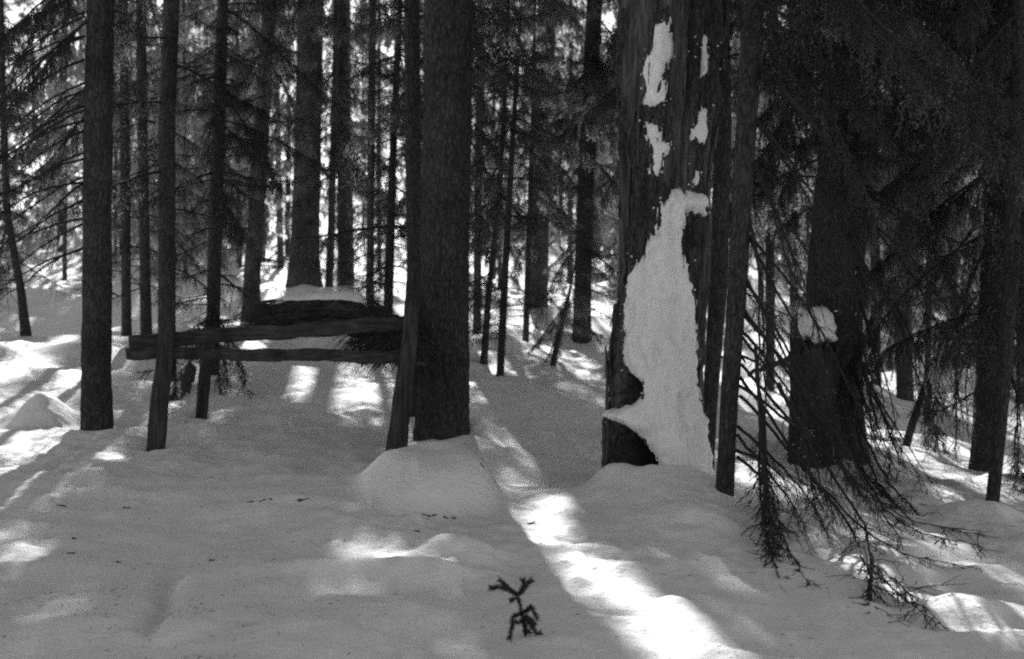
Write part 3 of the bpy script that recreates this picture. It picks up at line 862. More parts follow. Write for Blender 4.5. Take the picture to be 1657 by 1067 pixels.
# ------------------------------------------------------------------ the far wood: one mass
def distant_forest():
    rng = np.random.default_rng(77)
    g = Geo()
    n = 0
    spots = []
    while n < 290:
        y = rng.uniform(42, 105)
        x = rng.uniform(-0.5 * y - 6, 0.5 * y + 6)
        if any((x - a) ** 2 + (y - b) ** 2 < 2.2 for a, b in spots):
            continue
        pc = PW / 2 + x / y * FPX
        thin = 0.6 if x / y < -0.30 else 0.2 if 395 < pc < 665 and y < 80 else 0.0 if 770 < pc < 1000 else 0.3 if 1195 < pc < 1290 else 0.0
        if rng.uniform() < thin:
            n += 1
            continue
        spots.append((x, y)); n += 1
        zb = float(lut_z(x, y))
        H = rng.uniform(13, 22)
        r0 = rng.uniform(0.05, 0.12)
        zs = np.array([-0.3, 1, H * 0.5, H])
        path = np.stack([x + rng.normal(scale=0.1) + zs * rng.normal(scale=0.01), np.full(4, y), zb + zs], -1)
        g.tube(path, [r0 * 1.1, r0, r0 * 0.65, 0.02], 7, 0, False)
        z0 = rng.uniform(0.6, 2.8)
        nb = int((H - z0) * 5.6)
        hz = z0 + (H - z0) * rng.uniform(0, 1, nb)
        az = rng.uniform(0, 2 * np.pi, nb)
        L = 1.9 * np.clip((H - hz) / (H * 0.7), 0.1, 1) * rng.uniform(0.6, 1.1, nb)
        per = 22
        s = rng.uniform(0.05, 1, (nb, per))
        P = np.empty((nb, per, 3))
        lat = rng.normal(scale=0.14, size=(nb, per))
        P[..., 0] = x + np.cos(az)[:, None] * s * L[:, None] - np.sin(az)[:, None] * lat
        P[..., 1] = y + np.sin(az)[:, None] * s * L[:, None] + np.cos(az)[:, None] * lat
        P[..., 2] = zb + hz[:, None] - 0.3 * s * L[:, None] - 0.12 * (s * L[:, None]) ** 2 - rng.uniform(0, 0.35, (nb, per))
        P = P.reshape(-1, 3)
        P = P[~(shades_patch(P) | shades_patch(P + np.array([0.05, 0, -0.2])))]
        m = len(P)
        D = rng.normal(size=(m, 3)) * [0.5, 0.5, 0.5]; D[:, 2] -= 0.9; D /= np.linalg.norm(D, axis=1)[:, None]
        S = np.cross(D, rng.normal(size=(m, 3))); S /= np.linalg.norm(S, axis=1)[:, None]
        ln = rng.uniform(0.18, 0.48, m)[:, None]; w = rng.uniform(0.04, 0.09, m)[:, None]
        V = np.stack([P - S * w * 1.3, P + D * ln * 1.2, P + D * ln * 0.3 + S * w * 1.3], 1)
        g.add(V, np.arange(3 * m).reshape(-1, 3), None, 1)
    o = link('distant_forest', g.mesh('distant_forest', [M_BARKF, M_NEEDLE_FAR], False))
    tag(o, 'far-off mass of spruce forest on the rising snowy slope', 'forest', None, 'stuff')


distant_forest()

# ------------------------------------------------------------------ the snowy snag
def snag():
    d = 10.75
    rng = np.random.default_rng(5)
    prof = [(1062, 850, 180), (1062, 780, 166), (1063, 700, 152), (1066, 600, 140), (1073, 480, 138), (1077, 300, 140), (1085, 120, 150), (1090, 0, 156)]
    base = at(1062, 800, d); base[2] = lut_z(base[0], base[1])
    t = thing('dead_tree', 'huge weathered hollow snag with its front plastered in snow', 'tree', base)
    P = np.array([at(a, b, d) for a, b, c in prof]) - base
    R = np.array([c / 2 / FPX * d for a, b, c in prof])
    P = np.vstack([P, P[-1] + [0.05, 0, 2.2], P[-1] + [0.1, 0, 3.4]]); R = np.append(R, [R[-1] * 0.9, R[-1] * 0.7])
    dz = 0.016
    z = np.arange(P[0, 2], 4.3, dz); z = np.append(z, np.arange(4.3, P[-1, 2], 0.15))
    cx, cy, rr = np.interp(z, P[:, 2], P[:, 0]), np.interp(z, P[:, 2], P[:, 1]), np.interp(z, P[:, 2], R)
    k = 200
    th = np.arange(k) / k * 2 * np.pi
    Z, TH = np.meshgrid(z, th, indexing='ij')
    C, S = np.cos(TH), np.sin(TH)
    tw = TH + 0.10 * np.sin(Z * 0.9)
    gro = 1 - np.abs(vnoise(np.cos(tw) * 7, np.sin(tw) * 7, Z * 0.55, 41))
    gro2 = 1 - np.abs(vnoise(np.cos(tw) * 18, np.sin(tw) * 18, Z * 1.3, 43))
    big = fbm(C * 1.3, S * 1.3, Z * 0.5, 47, 2)
    step = vnoise(np.cos(tw) * 11, np.sin(tw) * 11, Z * 1.6, 51)
    Rr = rr[:, None] * (1 + 0.07 * big) + 0.06 * (gro - 0.7) + 0.03 * (gro2 - 0.7) + 0.012 * np.sign(step) * sstep(0.05, 0.25, np.abs(step))

    plate = fbm(np.cos(tw) * 2.6, np.sin(tw) * 2.6, Z * 0.9, 91, 4, 0.55)
    barky = sstep(0.0, 0.05, plate)
    Rr = Rr + 0.030 * barky + 0.010 * fbm(C * 16, S * 16, Z * 7, 93, 3) * barky
    crack = np.abs(vnoise(np.cos(tw) * 5, np.sin(tw) * 5, Z * 0.35, 57))
    Rr = Rr - 0.10 * (1 - sstep(0.0, 0.07, crack)) * sstep(-0.1, 0.4, vnoise(C * 2, S * 2, Z * 0.6, 58) + 0.2)

    def pos(Rx):
        return np.stack([base[0] + cx[:, None] + Rx * C, base[1] + cy[:, None] + Rx * S, base[2] + Z], -1)
    X, Y = to_px(pos(rr[:, None] * np.ones_like(TH)))
    front = S < 0.15
    wob = 4 * vnoise(C * 10, S * 10, Z * 7, 61) + 3.5 * vnoise(C * 24, S * 24, Z * 16, 62) + 1.6 * vnoise(C * 50, S * 50, Z * 40, 63)

    def sdist(poly, wv=0.0):
        A = np.array(poly, float)
        x, y = X + wv, Y + wv * 0.6
        ins = in_poly(x, y, A)
        dm = np.full(X.shape, 1e9)
        for i in range(len(A)):
            a, b = A[i - 1], A[i]
            ab = b - a
            tt = np.clip(((x - a[0]) * ab[0] + (y - a[1]) * ab[1]) / (ab @ ab), 0, 1)
            dm = np.minimum(dm, np.hypot(x - a[0] - tt * ab[0], y - a[1] - tt * ab[1]))
        return np.where(ins, dm, -dm)
    holes = [[(1010, 600), (1028, 604), (1042, 622), (1040, 648), (1022, 658), (998, 668), (996, 640)],
             [(992, 676), (1016, 690), (1042, 714), (1060, 735), (1068, 752), (1064, 782), (1040, 786), (1012, 776), (996, 740)],
             [(1100, 352), (1112, 346), (1120, 380), (1124, 450), (1112, 440), (1104, 400)]]
    depth = [0.20, 0.30, 0.08]
    hm = np.zeros_like(Rr)
    for h, dp in zip(holes, depth):
        sd = sdist(h, wob * 0.5)
        hm = np.maximum(hm, dp * sstep(-1, 9, sd) * front)
    V = pos(np.maximum(0.05, Rr - hm)) - base
    n = len(z)
    i = np.arange(n - 1)[:, None] * k; j = np.arange(k)[None]
    q = np.stack([i + j, i + (j + 1) % k, i + k + (j + 1) % k, i + k + j], -1).reshape(-1, 4)
    mi = np.where(hm.ravel()[q[:, 0]] > 0.05, 1, np.where(barky.ravel()[q[:, 0]] > 0.5, 2, 0))
    shell = link('trunk', mesh_np('trunk', V.reshape(-1, 3), [q], [M_SNAG, M_ROT, M_BARK], [mi], True), t)
    # plastered snow lies over a smoothed skin of the trunk
    Rs = Rr.copy()
    for _ in range(3):
        Rs = np.maximum(Rs, 0.5 * (np.roll(Rs, 1, 1) + np.roll(Rs, -1, 1)))
    for _ in range(14):
        Rs = 0.5 * Rs + 0.25 * (np.roll(Rs, 1, 1) + np.roll(Rs, -1, 1))
        Rs[1:-1] = 0.5 * Rs[1:-1] + 0.25 * (Rs[:-2] + Rs[2:])
    polys = [
        [(1078, 316), (1100, 306), (1135, 316), (1140, 348), (1122, 348), (1108, 344), (1100, 365), (1099, 400), (1110, 432), (1117, 480), (1120, 540), (1122, 600), (1126, 660), (1134, 715), (1146, 770), (1165, 850), (985, 850), (1000, 792), (1058, 788), (1067, 765), (1064, 742), (1044, 712), (1018, 690), (990, 674), (1006, 660), (1036, 654), (1043, 640), (1040, 618), (1022, 604), (1014, 590), (1012, 540), (1011, 495), (1022, 450), (1040, 415), (1057, 388), (1068, 360), (1071, 335)],
        [(1084, 26), (1087, 60), (1083, 110), (1077, 122), (1078, 165), (1068, 174), (1045, 173), (1042, 140), (1046, 95), (1058, 72), (1062, 45)],
        [(1050, 198), (1070, 206), (1072, 230), (1088, 240), (1075, 252), (1070, 272), (1062, 287), (1054, 284), (1058, 250), (1051, 225)],
        [(1128, 172), (1139, 178), (1140, 215), (1130, 236), (1115, 226), (1121, 195)],
        [(1129, 60), (1140, 58), (1144, 120), (1131, 124)],
        [(1117, 276), (1124, 276), (1124, 300), (1117, 300)],
    ]
    for pi, poly in enumerate(polys):
        sd = sdist(poly, wob * (0.8 if pi else 1.1))
        sd = sd - 7 * np.maximum(0, fbm(C * 20, S * 20, Z * 13, 95, 3) - 0.25) * (1.0 if pi else sstep(30, 8, sd) if False else 1 - sstep(4, 22, sd))
        keep = (sd > -4.0) & (S < 0.3)
        fq = keep.ravel()[q].all(1)
        qq = q[fq]
        mpx = d / FPX
        lump = 1 + 0.75 * fbm(C * 6, S * 6, Z * 4.5, 81, 4)
        thick = np.where(sd > 0, (0.030 if pi else 0.075) * np.sqrt(np.clip(sd / (14 if pi else 20), 0, 1)) * lump - 0.006, -0.006 + sd * 0.008)
        if pi == 0:
            ledge = sdist([(990, 674), (1006, 660), (1036, 654), (1050, 690), (1018, 690)])
            thick = thick + 0.06 * sstep(-14, 10, ledge) + 0.05 * sstep(640, 800, Y) * sstep(0, 12, sd)
        thick = thick + 0.010 * fbm(C * 7, S * 7, Z * 6, 71, 3) + 0.0035 * fbm(C * 30, S * 30, Z * 22, 73, 3)
        smoothR = Rs
        VV = (pos(smoothR + thick) - base).reshape(-1, 3)
        u, inv = np.unique(qq, return_inverse=True)
        link('snow_crust', mesh_np('snow_crust', VV[u], [inv.reshape(-1, 4)], [M_CRUST], [0], True), shell)
    # loose crumbs of snow caught in the bark round the plastered patches
    g = Geo()
    oct_v = np.array([(1, 0, 0), (-1, 0, 0), (0, 1, 0), (0, -1, 0), (0, 0, 1), (0, 0, -1)], float)
    oct_t = np.array([(0, 2, 4), (2, 1, 4), (1, 3, 4), (3, 0, 4), (2, 0, 5), (1, 2, 5), (3, 1, 5), (0, 3, 5)])
    PB = pos(Rr) - base
    for pi, poly in enumerate(polys):
        sd = sdist(poly, wob * 0.6)
        cand = np.argwhere((sd > -17) & (sd < 5) & (S < 0.1) & (hm < 0.02))
        pick = rng.integers(len(cand), size=int(len(cand) * 0.10))
        for a_, b_ in cand[pick]:
            if rng.uniform() > math.exp(min(0, sd[a_, b_]) / 5.0):
                continue
            g.add(PB[a_, b_] + rng.normal(scale=0.004, size=3) + oct_v * rng.uniform(0.003, 0.011) * rng.uniform(0.6, 1.4, (6, 1)), oct_t, None, 0)
    link('snow_crumbs', g.mesh('snow_crumbs', [M_CRUST], True), shell)['kind'] = 'stuff'
    # long splinters and torn strips standing off the shell
    for q_ in range(70):
        a_ = rng.uniform(math.pi * 0.95, math.pi * 2.05)
        zc, ln_ = rng.uniform(0.3, 3.4), rng.uniform(0.35, 1.3)
        zz_ = zc + np.linspace(-0.5, 0.5, 12) * ln_
        ci_ = np.clip(np.searchsorted(z, zz_), 0, len(z) - 1)
        ti_ = int((a_ % (2 * math.pi)) / (2 * math.pi) * k) % k
        r_ = Rr[ci_, ti_] + 0.002 + 0.02 * np.linspace(0, 1, 12) ** 3 * rng.uniform(-0.3, 1.5)
        path = np.stack([cx[ci_] + r_ * math.cos(a_) + rng.normal(scale=0.003, size=12), cy[ci_] + r_ * math.sin(a_), zz_], -1)
        xm, ym = to_px(path + base)
        if any(in_poly(xm, ym, np.array(pl_, float)).any() for pl_ in polys):
            continue
        g = Geo()
        w_ = rng.uniform(0.008, 0.024)
        g.tube(path, w_ * np.sin(np.linspace(0.5, 3.0, 12)) * rng.uniform(0.7, 1.3, 12), 6, 0, True, a_, 0.6)
        link('splinter', g.mesh('splinter', [M_SNAG], False), shell)
    # splintered slabs of the shell on its left flank
    for (pl, w, rot) in ([[(984, 780), (983, 700), (982, 620), (981, 560)], 13, 0.3], [[(979, 775), (977, 720), (977, 690), (979, 668)], 13, 0.8], [[(1000, 700), (996, 640), (997, 600), (999, 575)], 12, 0.1], [[(991, 785), (990, 720), (990, 660), (989, 610)], 14, 0.5]):
        g = Geo()
        pp = np.array([at(a, b, d - 0.05) for a, b in pl]) - base
        tt = np.linspace(0, 1, 14)
        path = np.stack([np.interp(tt, np.linspace(0, 1, len(pl)), pp[:, i_]) for i_ in range(3)], -1)
        path[:, 0] += rng.normal(scale=0.004, size=14)
        g.tube(path, (w / 2 / FPX * d) * np.linspace(1.1, 0.5, 14) * rng.uniform(0.8, 1.2, 14), 7, 0, True, rot, 0.6)
        link('splinter', g.mesh('splinter', [M_SNAG], False), shell)
    return t


snag()


# ------------------------------------------------------------------ hay rack
def box_plank(path, w, h, seed, n=64, tilt=0.0, m=None):
    """weathered plank along path (two points): section w (depth) x h (height), bevelled, with wavy edges"""
    rng = np.random.default_rng(seed)
    a, b = np.asarray(path[0], float), np.asarray(path[1], float)
    T_ = (b - a) / np.linalg.norm(b - a)
    up = np.array([0, 0, 1.0]) if abs(T_[2]) < 0.7 else np.array([0, 1.0, 0])
    S_ = np.cross(T_, up); S_ /= np.linalg.norm(S_)
    U_ = np.cross(S_, T_)
    bv = 0.16 * min(w, h)
    sec = np.array([(-w / 2 + bv, -h / 2), (w / 2 - bv, -h / 2), (w / 2, -h / 2 + bv), (w / 2, h / 2 - bv), (w / 2 - bv, h / 2), (-w / 2 + bv, h / 2), (-w / 2, h / 2 - bv), (-w / 2, -h / 2 + bv)])
    t = np.linspace(0, 1, n)
    V = []
    for i, q in enumerate(t):
        c = a + (b - a) * q
        wob = 0.09 * h * fbm(q * 7 + seed, 0.5, 0, seed, 3)
        s2 = sec * (1 + 0.07 * fbm(q * 14, seed + 0.3, 0, seed + 2, 3)) + 0.05 * h * vnoise(q * 30, np.arange(8) * 3.1, 0, seed + 4)[:, None]
        ends = 0.0
        V.append(c + S_ * s2[:, :1] + U_ * (s2[:, 1:] + wob) + T_ * rng.normal(scale=0.004, size=(8, 1)) * (1 if i in (0, n - 1) else 0))
    V = np.array(V).reshape(-1, 3)
    i = np.arange(n - 1)[:, None] * 8; j = np.arange(8)[None]
    q4 = np.stack([i + j, i + (j + 1) % 8, i + 8 + (j + 1) % 8, i + 8 + j], -1).reshape(-1, 4)
    caps = np.array([list(range(7, -1, -1)), [(n - 1) * 8 + q for q in range(8)]])
    return mesh_np('plank', V, [q4, caps], [m or M_PLANK], [0, 0], False)


def rack():
    pl = gp(253, 716, 12.4); pr = gp(640, 740, 12.0)
    dl, dr = pl[1], pr[1]
    t = thing('hay_rack', 'weathered wooden hay rack of two rails on leaning posts', 'rack', pl)

    def pole(pxs, ds, w, seed, name='post'):
        g = Geo()
        b_ = at(*pxs[0], ds[0]); WELLS.append((b_[0], b_[1], w[0] / FPX * ds[0] * 0.8, 0.06))
        pp = np.array([at(a, b, dd) for (a, b), dd in zip(pxs, ds)])
        tt = np.linspace(0, 1, 40)
        path = np.stack([np.interp(tt, np.linspace(0, 1, len(pp)), pp[:, i]) for i in range(3)], -1) - pl
        low = path[0] - (path[1] - path[0]) / np.linalg.norm(path[1] - path[0]) * 0.3
        path = np.vstack([low, path])
        r = np.array(w)
        rad = np.interp(np.linspace(0, 1, 41), np.linspace(0, 1, len(w)), r) / 2 / FPX * ds[0]
        rad = rad * (1 + 0.04 * vnoise(np.linspace(0, 9, 41), seed, 0, seed))
        g.tube(path, rad, 14, 0, True, 0.4)
        return link(name, g.mesh(name, [M_POST], True), t)
    pole([(253, 716), (258, 650), (268, 570), (272, 485)], [dl, dl, dl + 0.05, dl + 0.1], [31, 30, 26, 23], 1)
    pole([(640, 740), (652, 640), (664, 540), (668, 440)], [dr, dr + 0.02, dr + 0.05, dr + 0.1], [35, 31, 25, 20], 2)
    d3 = gp(326, 673, 14.0)[1]
    pole([(326, 673), (332, 600), (340, 530)], [d3, d3, d3], [19, 20, 20], 3)
    # rails, behind the front posts
    o = link('rail', box_plank([at(205, 572, dl + 0.12) - pl, at(668, 579, dr + 0.14) - pl], 0.06, 19 / FPX * 12.3, 11), t)
    o = link('rail', box_plank([at(210, 554, dl + 0.22) - pl, at(672, 521, dr + 0.32) - pl], 0.07, 23 / FPX * 12.4, 12), t)
    o = link('peg', box_plank([at(640, 590, dr + 0.0) - pl, at(690, 588, dr + 0.12) - pl], 0.05, 0.03, 13, 6), t)
    # dark lump hanging under the rail
    g = Geo()
    tt = np.linspace(0, 1, 14)
    c = np.array([at(305, 588 + 50 * q, 13.4) for q in tt]) - pl
    rd = 9.5 / FPX * 13.4 * np.sin(np.pi * np.clip(tt * 0.94 + 0.06, 0, 1)) ** 0.6 + 0.004
    c = c + np.stack([0.02 * np.sin(tt * 7), 0 * tt, 0 * tt], -1)
    g.tube(c, rd * (1 + 0.25 * vnoise(tt * 6, 3, 0, 3)), 9, 0)
    link('burl', g.mesh('burl', [M_ROT], True), t)
    return t, pl, dl, dr


RACK, PL, DL, DR = rack()


def hay():
    rng = np.random.default_rng(31)
    d = 12.75
    base = at(540, 535, d)
    t = thing('hay_pile', 'matted dark heap of old hay lying across the rack rails', 'hay', base)
    # body: lumpy mound outline read off the photograph (top and bottom rows by column)
    cols = np.array([432, 440, 450, 475, 520, 560, 590, 610, 630, 650, 668])
    top = np.array([506, 494, 486, 482, 480, 481, 487, 500, 513, 522, 528])
    bot = np.array([530, 532, 534, 535, 536, 538, 546, 556, 564, 568, 566])
    n, k = 60, 26
    cx = np.linspace(432, 668, n)
    tp, bt = np.interp(cx, cols, top), np.interp(cx, cols, bot)
    th = np.arange(k) / k * 2 * np.pi
    V = []
    for i in range(n):
        c = at(cx[i], (tp[i] + bt[i]) / 2, d)
        hz = (bt[i] - tp[i]) / 2 / FPX * d
        dy = 0.30 * math.sin(math.pi * min(1, max(0.04, i / (n - 1)))) ** 0.6
        nz = 1 + 0.18 * vnoise(cx[i] / 22, np.cos(th) * 3, np.sin(th) * 3, 5) + 0.12 * vnoise(cx[i] / 9, np.cos(th) * 8, np.sin(th) * 8, 6)
        V.append(np.stack([np.full(k, c[0]), c[1] + dy * np.cos(th) * nz, c[2] + hz * np.sign(np.sin(th)) * np.abs(np.sin(th)) ** 0.8 * nz], -1))
    V = np.array(V).reshape(-1, 3) - base
    i = np.arange(n - 1)[:, None] * k; j = np.arange(k)[None]
    q = np.stack([i + j, i + (j + 1) % k, i + k + (j + 1) % k, i + k + j], -1).reshape(-1, 4)
    caps = np.array([list(range(k - 1, -1, -1)), [(n - 1) * k + a for a in range(k)]])
    link('heap', mesh_np('heap', V, [q, caps], [M_HAY], [0, 0], True), t)
    # loose stalks
    g = Geo()
    m = 4200
    ci = rng.uniform(430, 672, m)
    tpi, bti = np.interp(ci, cols, top), np.interp(ci, cols, bot)
    a = rng.uniform(0, 2 * np.pi, m)
    P0 = np.stack([(ci - PW / 2) / FPX * d, d + 0.30 * np.cos(a), EYE + (HZ - ((tpi + bti) / 2 - (bti - tpi) / 2 * np.sin(a))) / FPX * d], -1) - base
    ang = rng.normal(scale=0.35, size=m) - 0.12 * (ci - 520) / 130
    ln = rng.uniform(0.08, 0.35, m)
    dirn = np.stack([np.cos(ang) * np.where(rng.uniform(size=m) < 0.5, 1, -1), rng.normal(scale=0.35, size=m), -np.abs(np.sin(ang)) * 1.0 - 0.1], -1)
    dirn[:, 2] *= np.where(ci > 580, 1.0, 0.25)
    mid = P0 + dirn * (ln * 0.5)[:, None]
    end = mid + (dirn + np.where(ci > 580, 1.0, 0.2)[:, None] * np.array([0, 0, -0.45])) * (ln * 0.5)[:, None]
    ok = (ci > 590) | (to_px(end + base)[1] < 538)
    P0, mid, end = P0[ok], mid[ok], end[ok]
    P0 = P0 * [1, 1.06, 1] + rng.normal(scale=0.012, size=P0.shape)
    g.sticks(P0, mid, 0.004, 0.0035, 0); g.sticks(mid, end, 0.0035, 0.0015, 0)
    o = link('loose_stalks', g.mesh('loose_stalks', [M_HAY], False), t)
    o['kind'] = 'stuff'
    # snow lying on the hay
    cs = np.linspace(444, 597, 60)
    rows = np.linspace(-1, 1, 26)
    tops = np.interp(cs, cols, top)
    cap_top = np.interp(cs, [444, 452, 466, 510, 560, 582, 592, 597], [491, 484, 477, 473, 472, 474, 483, 488])
    V = []
    for s_ in (1, -1):
        for ci_, tt_, ct in zip(cs, tops, cap_top):
            for r_ in rows:
                e = (1 - abs(r_) ** 3)
                x = (ci_ - PW / 2) / FPX * d
                zt = EYE + (HZ - ct) / FPX * d; zb = EYE + (HZ - tt_ - 5) / FPX * d
                z = zb + (max(zt - zb, 0.002)) * e * (1 if s_ == 1 else 0) + (0.006 * float(vnoise(x * 14, r_ * 3, 0, 9)) if s_ == 1 else -0.012 * e)
                V.append((x + 0.01 * float(vnoise(r_ * 5, x * 5, 0, 8)), d + r_ * (0.24 + 0.02 * float(vnoise(x * 9, s_, 0, 4))), z))
    V = np.array(V)
    nr = len(rows); nc = len(cs)
    I = np.arange(nc - 1)[:, None] * nr; J = np.arange(nr - 1)[None]
    q1 = np.stack([I + J, I + nr + J, I + nr + J + 1, I + J + 1], -1).reshape(-1, 4)
    q2 = q1[:, ::-1] + nc * nr
    sb = at(520, 478, d)
    o = link('snow_cap', mesh_np('snow_cap', V - sb, [q1, q2], [M_CRUST], [0, 0], True), None, sb)
    tag(o, 'flat slab of snow lying on top of the hay', 'snow cap')


hay()


# ------------------------------------------------------------------ stump with a snow cap
def stump():
    d = 13.75
    b = at(1318, 718, d)
    t = thing('tree_stump', 'broken stump with jagged top, in front of the massive spruce', 'stump', b)
    k, dz = 96, 0.02
    H = (718 - 556) / FPX * d
    z = np.arange(-0.3, H + 0.12, dz)
    th = np.arange(k) / k * 2 * np.pi
    Z, TH = np.meshgrid(z, th, indexing='ij')
    C, S = np.cos(TH), np.sin(TH)
    r0 = 38 / FPX * d
    top = H + 0.07 * vnoise(C * 3, S * 3, 0, 3) + 0.05 * vnoise(C * 9, S * 9, 0, 4) - 0.02
    top = top[0]
    Zc = np.minimum(Z, top[None, :])
    R = r0 * (1 + 0.10 * np.exp(-np.maximum(Z, 0) / 0.2)) + 0.02 * (1 - np.abs(vnoise(C * 8, S * 8, Z * 1.2, 5)) - 0.6) + 0.01 * vnoise(C * 20, S * 20, Z * 3, 6)
    R = np.where(Z > top[None, :], R * np.clip(1 - (Z - top[None, :]) / 0.12, 0.1, 1), R)
    V = np.stack([R * C, R * S, Zc], -1).reshape(-1, 3)
    n = len(z)
    i = np.arange(n - 1)[:, None] * k; j = np.arange(k)[None]
    q = np.stack([i + j, i + (j + 1) % k, i + k + (j + 1) % k, i + k + j], -1).reshape(-1, 4)
    link('trunk', mesh_np('trunk', V, [q, np.array([[(n - 1) * k + a for a in range(k)]])], [M_ROT], [0, 0], True), t)
    g = Geo()
    p0, p1 = at(1292, 576, d - 0.25) - b, at(1213, 606, d - 0.5) - b
    tt = np.linspace(0, 1, 10)[:, None]
    g.tube(p0 + (p1 - p0) * tt + np.random.default_rng(2).normal(scale=0.008, size=(10, 3)), np.linspace(0.035, 0.018, 10), 8, 0)
    link('broken_limb', g.mesh('broken_limb', [M_ROT], True), t)
    for (a0, a1, w) in (((1300, 590), (1278, 540), 0.03), ((1352, 575), (1362, 545), 0.03), ((1290, 580), (1283, 556), 0.04)):
        g = Geo()
        p0, p1 = at(*a0, d - 0.15) - b, at(*a1, d - 0.12) - b
        g.tube(p0 + (p1 - p0) * np.linspace(0, 1, 6)[:, None], np.linspace(w, 0.004, 6), 6, 0)
        link('splinter', g.mesh('splinter', [M_ROT], False), t)
    # snow cap
    out = [(1297, 528), (1298, 510), (1306, 502), (1318, 496), (1330, 495), (1341, 501), (1350, 507), (1348, 520), (1353, 532), (1350, 541), (1358, 550), (1346, 554), (1338, 549), (1328, 557), (1318, 563), (1312, 549), (1303, 545)]
    dc = d - 0.05
    cc = np.array([1327, 530])
    O = np.array(out, float)
    tt = np.linspace(0, 1, 64, endpoint=False)
    per = np.append(np.arange(len(O)), len(O))
    Ox = np.interp(tt * len(O), per, np.append(O[:, 0], O[0, 0])); Oy = np.interp(tt * len(O), per, np.append(O[:, 1], O[0, 1]))
    V, fs = [], []
    rings = 15
    cb = at(1327, 558, dc)
    for s_ in range(rings):
        ph = -math.pi / 2 + math.pi * s_ / (rings - 1)
        f = max(0.02, math.cos(ph)) ** 0.75
        yy = math.sin(ph) * 0.16
        for x, y in zip(Ox, Oy):
            p = at(cc[0] + (x - cc[0]) * f, cc[1] + (y - cc[1]) * f, dc + yy)
            V.append(p + 0.02 * f * float(fbm(p[0] * 12, p[1] * 12, p[2] * 12, 3, 3)) - cb)
    V = np.array(V)
    I = np.arange(rings - 1)[:, None] * 64; J = np.arange(64)[None]
    q = np.stack([I + J, I + (J + 1) % 64, I + 64 + (J + 1) % 64, I + 64 + J], -1).reshape(-1, 4)
    o = link('snow_cap', mesh_np('snow_cap', V, [q, np.array([list(range(63, -1, -1)), [(rings - 1) * 64 + a for a in range(64)]])], [M_CRUST], [0, 0], True), None, cb)
    tag(o, 'rounded snow lump sitting on the broken stump', 'snow cap')


stump()


# leaning log on the right
def leaning_log():
    b = gp(1461, 733, 15.2)
    d = b[1]
    g = Geo()
    pp = np.array([at(1459, 745, d), at(1475, 690, d + 0.1), at(1498, 620, d + 0.3), at(1522, 555, d + 0.5), at(1534, 520, d + 0.6)]) - b
    tt = np.linspace(0, 1, 24)
    path = np.stack([np.interp(tt, np.linspace(0, 1, 5), pp[:, i]) for i in range(3)], -1)
    g.tube(path, np.linspace(0.052, 0.02, 24) * (1 + 0.08 * vnoise(tt * 20, 1, 0, 3)), 12, 0)
    t = thing('leaning_log', 'thin dark log leaning to the right out of the snow', 'log', b)
    link('stem', g.mesh('stem', [M_BARK], True), t)
    g = Geo()
    rng = np.random.default_rng(3)
    m = 26
    f = rng.uniform(0.3, 1, m)
    P0 = np.stack([np.interp(f, tt, path[:, i]) for i in range(3)], -1)
    D = np.stack([rng.normal(scale=0.5, size=m), rng.normal(scale=0.4, size=m), rng.uniform(-1, -0.1, m)], -1)
    P1 = P0 + D * rng.uniform(0.1, 0.3, (m, 1))
    g.sticks(P0, P1, 0.005, 0.003); g.sticks(P1, P1 + (D + [0, 0, -0.6]) * 0.12, 0.003, 0.0015)
    o = link('twigs', g.mesh('twigs', [M_TWIG], False), t); o['kind'] = 'stuff'


leaning_log()


